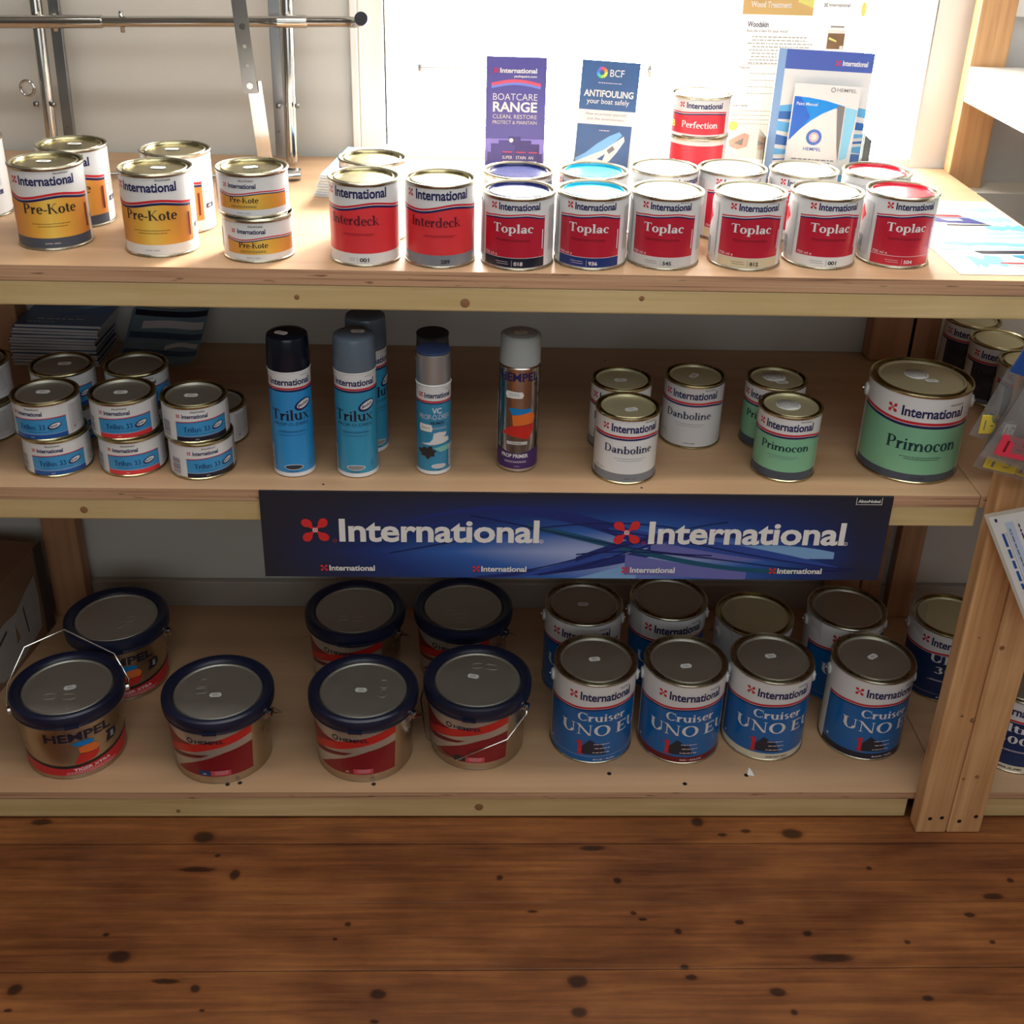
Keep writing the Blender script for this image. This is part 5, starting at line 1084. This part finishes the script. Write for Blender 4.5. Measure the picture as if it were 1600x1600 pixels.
# ---------------------------------------------------------------- brochures on the middle shelf
BC0 = mat('brochure_navy_cover', (44, 84, 136), .32, 0, .25, 14); BP = mat('brochure_paper_edge', (212, 214, 214), .6, 0, .05, 200)
rn = random.Random(11)
for k in range(13):
    t = thing('brochure', ('topmost navy brochure with pale lettering on the tall stack at the shelf back' if k == 12 else 'navy brochure in the tall stack, ' + ['lowest of all', 'second from the shelf', 'third from the shelf', 'fourth from the shelf', 'fifth from the shelf', 'sixth from the shelf', 'seventh from the shelf', 'sixth from the top', 'fifth from the top', 'fourth from the top', 'third from the top', 'just under the topmost'][k]), 'brochure', (-.764 + rn.uniform(-.003, .003) + .0016 * max(0, k - 6), 2.098 + rn.uniform(-.003, .002), MID + .0004 + .0062 * k), math.radians(-2 + rn.uniform(-1, 1) - (1.2 if k > 9 else 0)), 'brochures in the tall stack')
    link('pages', MB().box(-.079, .079, -.058, .052, 0, .0050, BP).mesh('brochure_pages', bevel=.0006) if k == 0 else bpy.data.meshes['brochure_pages'], t)
    link('cover', (MB().box(-.0795, .0795, -.0585, .0525, .0051, .0057, BC0, {'front': BC0})).mesh('brochure_cover_sheet') if k == 0 else bpy.data.meshes['brochure_cover_sheet'], t)
    if k == 12:
        L = Label(); L.fine(-.06, .05, -.03, 1, LGREY, .004); L.fine(-.066, -.01, -.044, 1, LGREY, .0025); L.poly([(-.03, .0), (.02, .012), (.07, .03), (.078, .02), (.03, .0)], DPB); L.poly([(.0, .03), (.05, .05), (.07, .05), (.03, .028)], SKYB)
        link('print', L.mesh('brochure_cover_print'), t, (0, 0, .0059), (-PI / 2, 0, 0))
def bent(w, h, sag, m, th=.001):
    mb = MB(); n = 8; V = []
    for i in range(n + 1):
        a = i / n; x = (a - .5) * w
        for j in range(n + 1):
            b_ = j / n; V.append((x, b_ * h, sag * 4 * (a - .5) ** 2 + .02 * b_ * b_))
    F = [(i * (n + 1) + j, (i + 1) * (n + 1) + j, (i + 1) * (n + 1) + j + 1, i * (n + 1) + j + 1) for i in range(n) for j in range(n)]
    mb.add(V, F, m); mb.add([(x, y, z - th) for x, y, z in V], [f[::-1] for f in F], BP)
    e = [(i, i + 1) for i in range(0)]
    return mb
for k in range(5):
    t = thing('brochure', ('uppermost curled blue brochure fanned beside the tall stack' if k == 4 else 'curled blue brochure beside the tall stack, ' + ['lowest of five', 'second from the bottom', 'middle of five', 'just below the uppermost', ''][k]), 'brochure', (-.582 + .002 * k, 2.036 - .0012 * k, MID + .003 + .0026 * k), math.radians(-11), 'curled blue brochures')
    cv = bent(.15, .118, .012, mat('brochure_sea_cover', (112, 136, 150), .35, 0, .3, 16)); cv = cv.mesh('curled_cover', False)
    link('cover', cv, t, (0, 0, 0), (math.radians(24), math.radians(-5), 0))
    if k == 4:
        mb = MB()
        def pt(x, y): return (x, y, .012 * 4 * (x / .15) ** 2 + .02 * (y / .118) ** 2 + .0006)
        def band(y0, y1, m, x0=-.073, x1=.073, amp=.006):
            V = []; n = 14
            for i in range(n + 1):
                x = x0 + (x1 - x0) * i / n; d = amp * math.sin(i / n * 4.2); V += [pt(x, y0 + d), pt(x, y1 + d)]
            mb.add(V, [(2 * i, 2 * i + 2, 2 * i + 3, 2 * i + 1) for i in range(n)], m)
        SB_ = mat('brochure_slate_wave', (52, 74, 98), .4); band(.1, .112, DKNAVY, amp=.003); band(.074, .09, LGREY, -.055, .07); band(.05, .064, SB_); band(.03, .04, LGREY, .0, .07); band(.012, .024, SB_)
        link('print', mb.mesh('curled_print', False), t, (0, 0, 0), (math.radians(24), math.radians(-5), 0))

# ---------------------------------------------------------------- cardboard box, bottom left
CARD = mat('brown_cardboard', (132, 100, 74), .8, 0, .08, 20); CARDD = mat('dark_cardboard_flap', (66, 54, 46), .85, 0, .1, 20)
cb = thing('cardboard_box', 'brown cardboard box with torn white label in the bottom left corner', 'box', (-1.0, 1.985, BOT + .0005), math.radians(-9))
link('carton', MB().box(-.17, .115, -.17, .105, 0, .205, CARD).mesh('carton', bevel=.002), cb); link('flap', MB().box(.1155, .1175, .075, .1065, .004, .21, CARDD).mesh('flap'), cb, label='dark rear corner flap')
L = Label(); TORN = mat('torn_label_paper', (158, 152, 146), .7, 0, .15, 40)
L.poly([(-.16, .05), (-.1, .01), (-.02, .012), (.06, .03), (.066, .1), (.062, .155), (.02, .14), (-.02, .12), (-.07, .125), (-.12, .11), (-.165, .1)], TORN); L.poly([(.01, .05), (.014, .052), (.008, .12), (.004, .11)], CARDD); L.poly([(-.14, .07), (-.06, .10), (-.062, .107), (-.14, .078)], CARDD); L.poly([(-.035, .055), (-.02, .06), (-.03, .1)], CARD)
link('torn_label', L.mesh('torn_label'), cb, (.1159, 0, 0), (0, 0, PI / 2), label='torn whitish label')

# ---------------------------------------------------------------- polythene bags and price card on the front post
link('peg', MB().tube([(.848, 1.545, .958), (.848, 1.490, .962)], .003, SATIN, 8).mesh('peg'), unit)
YEL = mat('yellow_plastic_tag', (226, 200, 70), .45); PINK = mat('red_card_tag', (226, 58, 82), .5); BLUH = mat('blue_header_card', (28, 70, 140), .45)
def bag(label, x, y, z, rot, w, h, bits, header):
    t = thing('polythene_bag', label, 'bag', (x, y, z), 0, 'polythene bags on the front post'); t.rotation_euler = (math.radians(2), math.radians(rot), 0)
    mb = MB(); n = 8; rn = random.Random(int(w * 1e4)); V = []
    for sgn in (-1, 1):
        V = []
        for i in range(n + 1):
            for j in range(n + 1):
                a, b_ = i / n, j / n; puff = .009 * math.sin(PI * a) ** .6 * math.sin(PI * min(1, (b_ * 1.05))) ** .7 if 0 < a < 1 and 0 < j < n else 0
                V.append((-w / 2 + w * a, sgn * (.0006 + puff * rn.uniform(.75, 1.1)), -h + h * b_))
        mb.add(V, [(i * (n + 1) + j, (i + 1) * (n + 1) + j, (i + 1) * (n + 1) + j + 1, i * (n + 1) + j + 1)[::-sgn] for i in range(n) for j in range(n)], POLY)
    link('bag_film', mb.mesh('bag_film', False), t)
    for k, (bx_, bz_, bw_, bh_, m, r_) in enumerate(bits):
        ob = link('tag', MB().box(-bw_ / 2, bw_ / 2, -.001, .001, -bh_ / 2, bh_ / 2, m).mesh('tag', bevel=.0004), t, (bx_, -.004 + .0026 * k % .009, bz_), (0, r_, 0))
        L = Label(); L.rect(-bw_ * .3, -bw_ * .22, -bh_ * .3, bh_ * .25, DKRED if m is PINK else GREY); L.rect(bw_ * .05, bw_ * .25, -bh_ * .1, -bh_ * .02, DKRED if m is PINK else GREY); L.ring(bw_ * .25, bh_ * .22, bh_ * .12, bh_ * .06, DKRED if m is PINK else GREY)
        link('tag_print', L.mesh('tag_print'), ob, (0, -.0011, 0))
    if header:
        h_ = link('header_card', MB().box(-w * .74, w / 2, -.0016, .0016, -.006, .05, BLUH).mesh('header_card'), t); L = Label(); L.rect(-w * .6, w * .3, .012, .034, WHITE); L.rect(-w * .6, w * .3, .006, .011, RED); link('header_print', L.mesh('header_print'), h_, (0, -.0018, 0))
    return t
bag('clear polythene bag of yellow tags, rearmost of the bags hanging by the front post', .830, 1.528, .900, 17, .125, .118, [(-.045, -.092, .026, .03, YEL, -.3), (-.012, -.10, .03, .018, YEL, .2), (.022, -.1, .03, .02, WHITE, .1)], False)
bag('clear polythene bag of red tags with a blue header card, foremost by the front post', .8510, 1.492, .898, 19, .135, .138, [(-.030, -.108, .05, .034, PINK, -.1), (.014, -.098, .05, .044, PINK, .12), (-.050, -.088, .016, .02, WHITE, -.2), (.045, -.1, .03, .045, PINK, 0)], True)
bag('clear polythene bag of yellow tags hanging lowest behind the red tags', .8500, 1.5145, .886, 16, .13, .150, [(-.028, -.135, .05, .018, YEL, -.05), (.02, -.134, .05, .02, YEL, .08)], False)
cd = thing('price_card', 'laminated white price card with blue tables tilted against the front post', 'card', (.800, 1.5405, .660), 0); cd.rotation_euler = (0, math.radians(56), math.radians(-48))
link('lamination', MB().box(-.006, .196, -.0006, .0006, -.006, .13, mat('laminate_edge', (196, 190, 176), .25)).mesh('lamination'), cd); link('card', MB().box(0, .19, -.0009, .0009, 0, .124, WHITE).mesh('price_paper'), cd)
L = Label(); LB_ = mat('print_pale_table_blue', (190, 206, 232), .5)
for k in range(3): L.rect(.012, .186, .022 + k * .034, .036 + k * .034, LB_)
L.rect(.004, .009, .008, .012, NAVY); L.fine(.012, .18, .011, 1, BLUE2, .0045); L.fine(.012, .18, .019, 1, GREY, .0008)
for k in range(6): L.fine(.014, .18, .026 + k * .0165, 1, [GREY, NAVY, TXT][k % 3], .0022)
L.ell(.046, .052, .002, .002, RED)
link('print', L.mesh('price_print'), cd, (0, -.0011, 0))
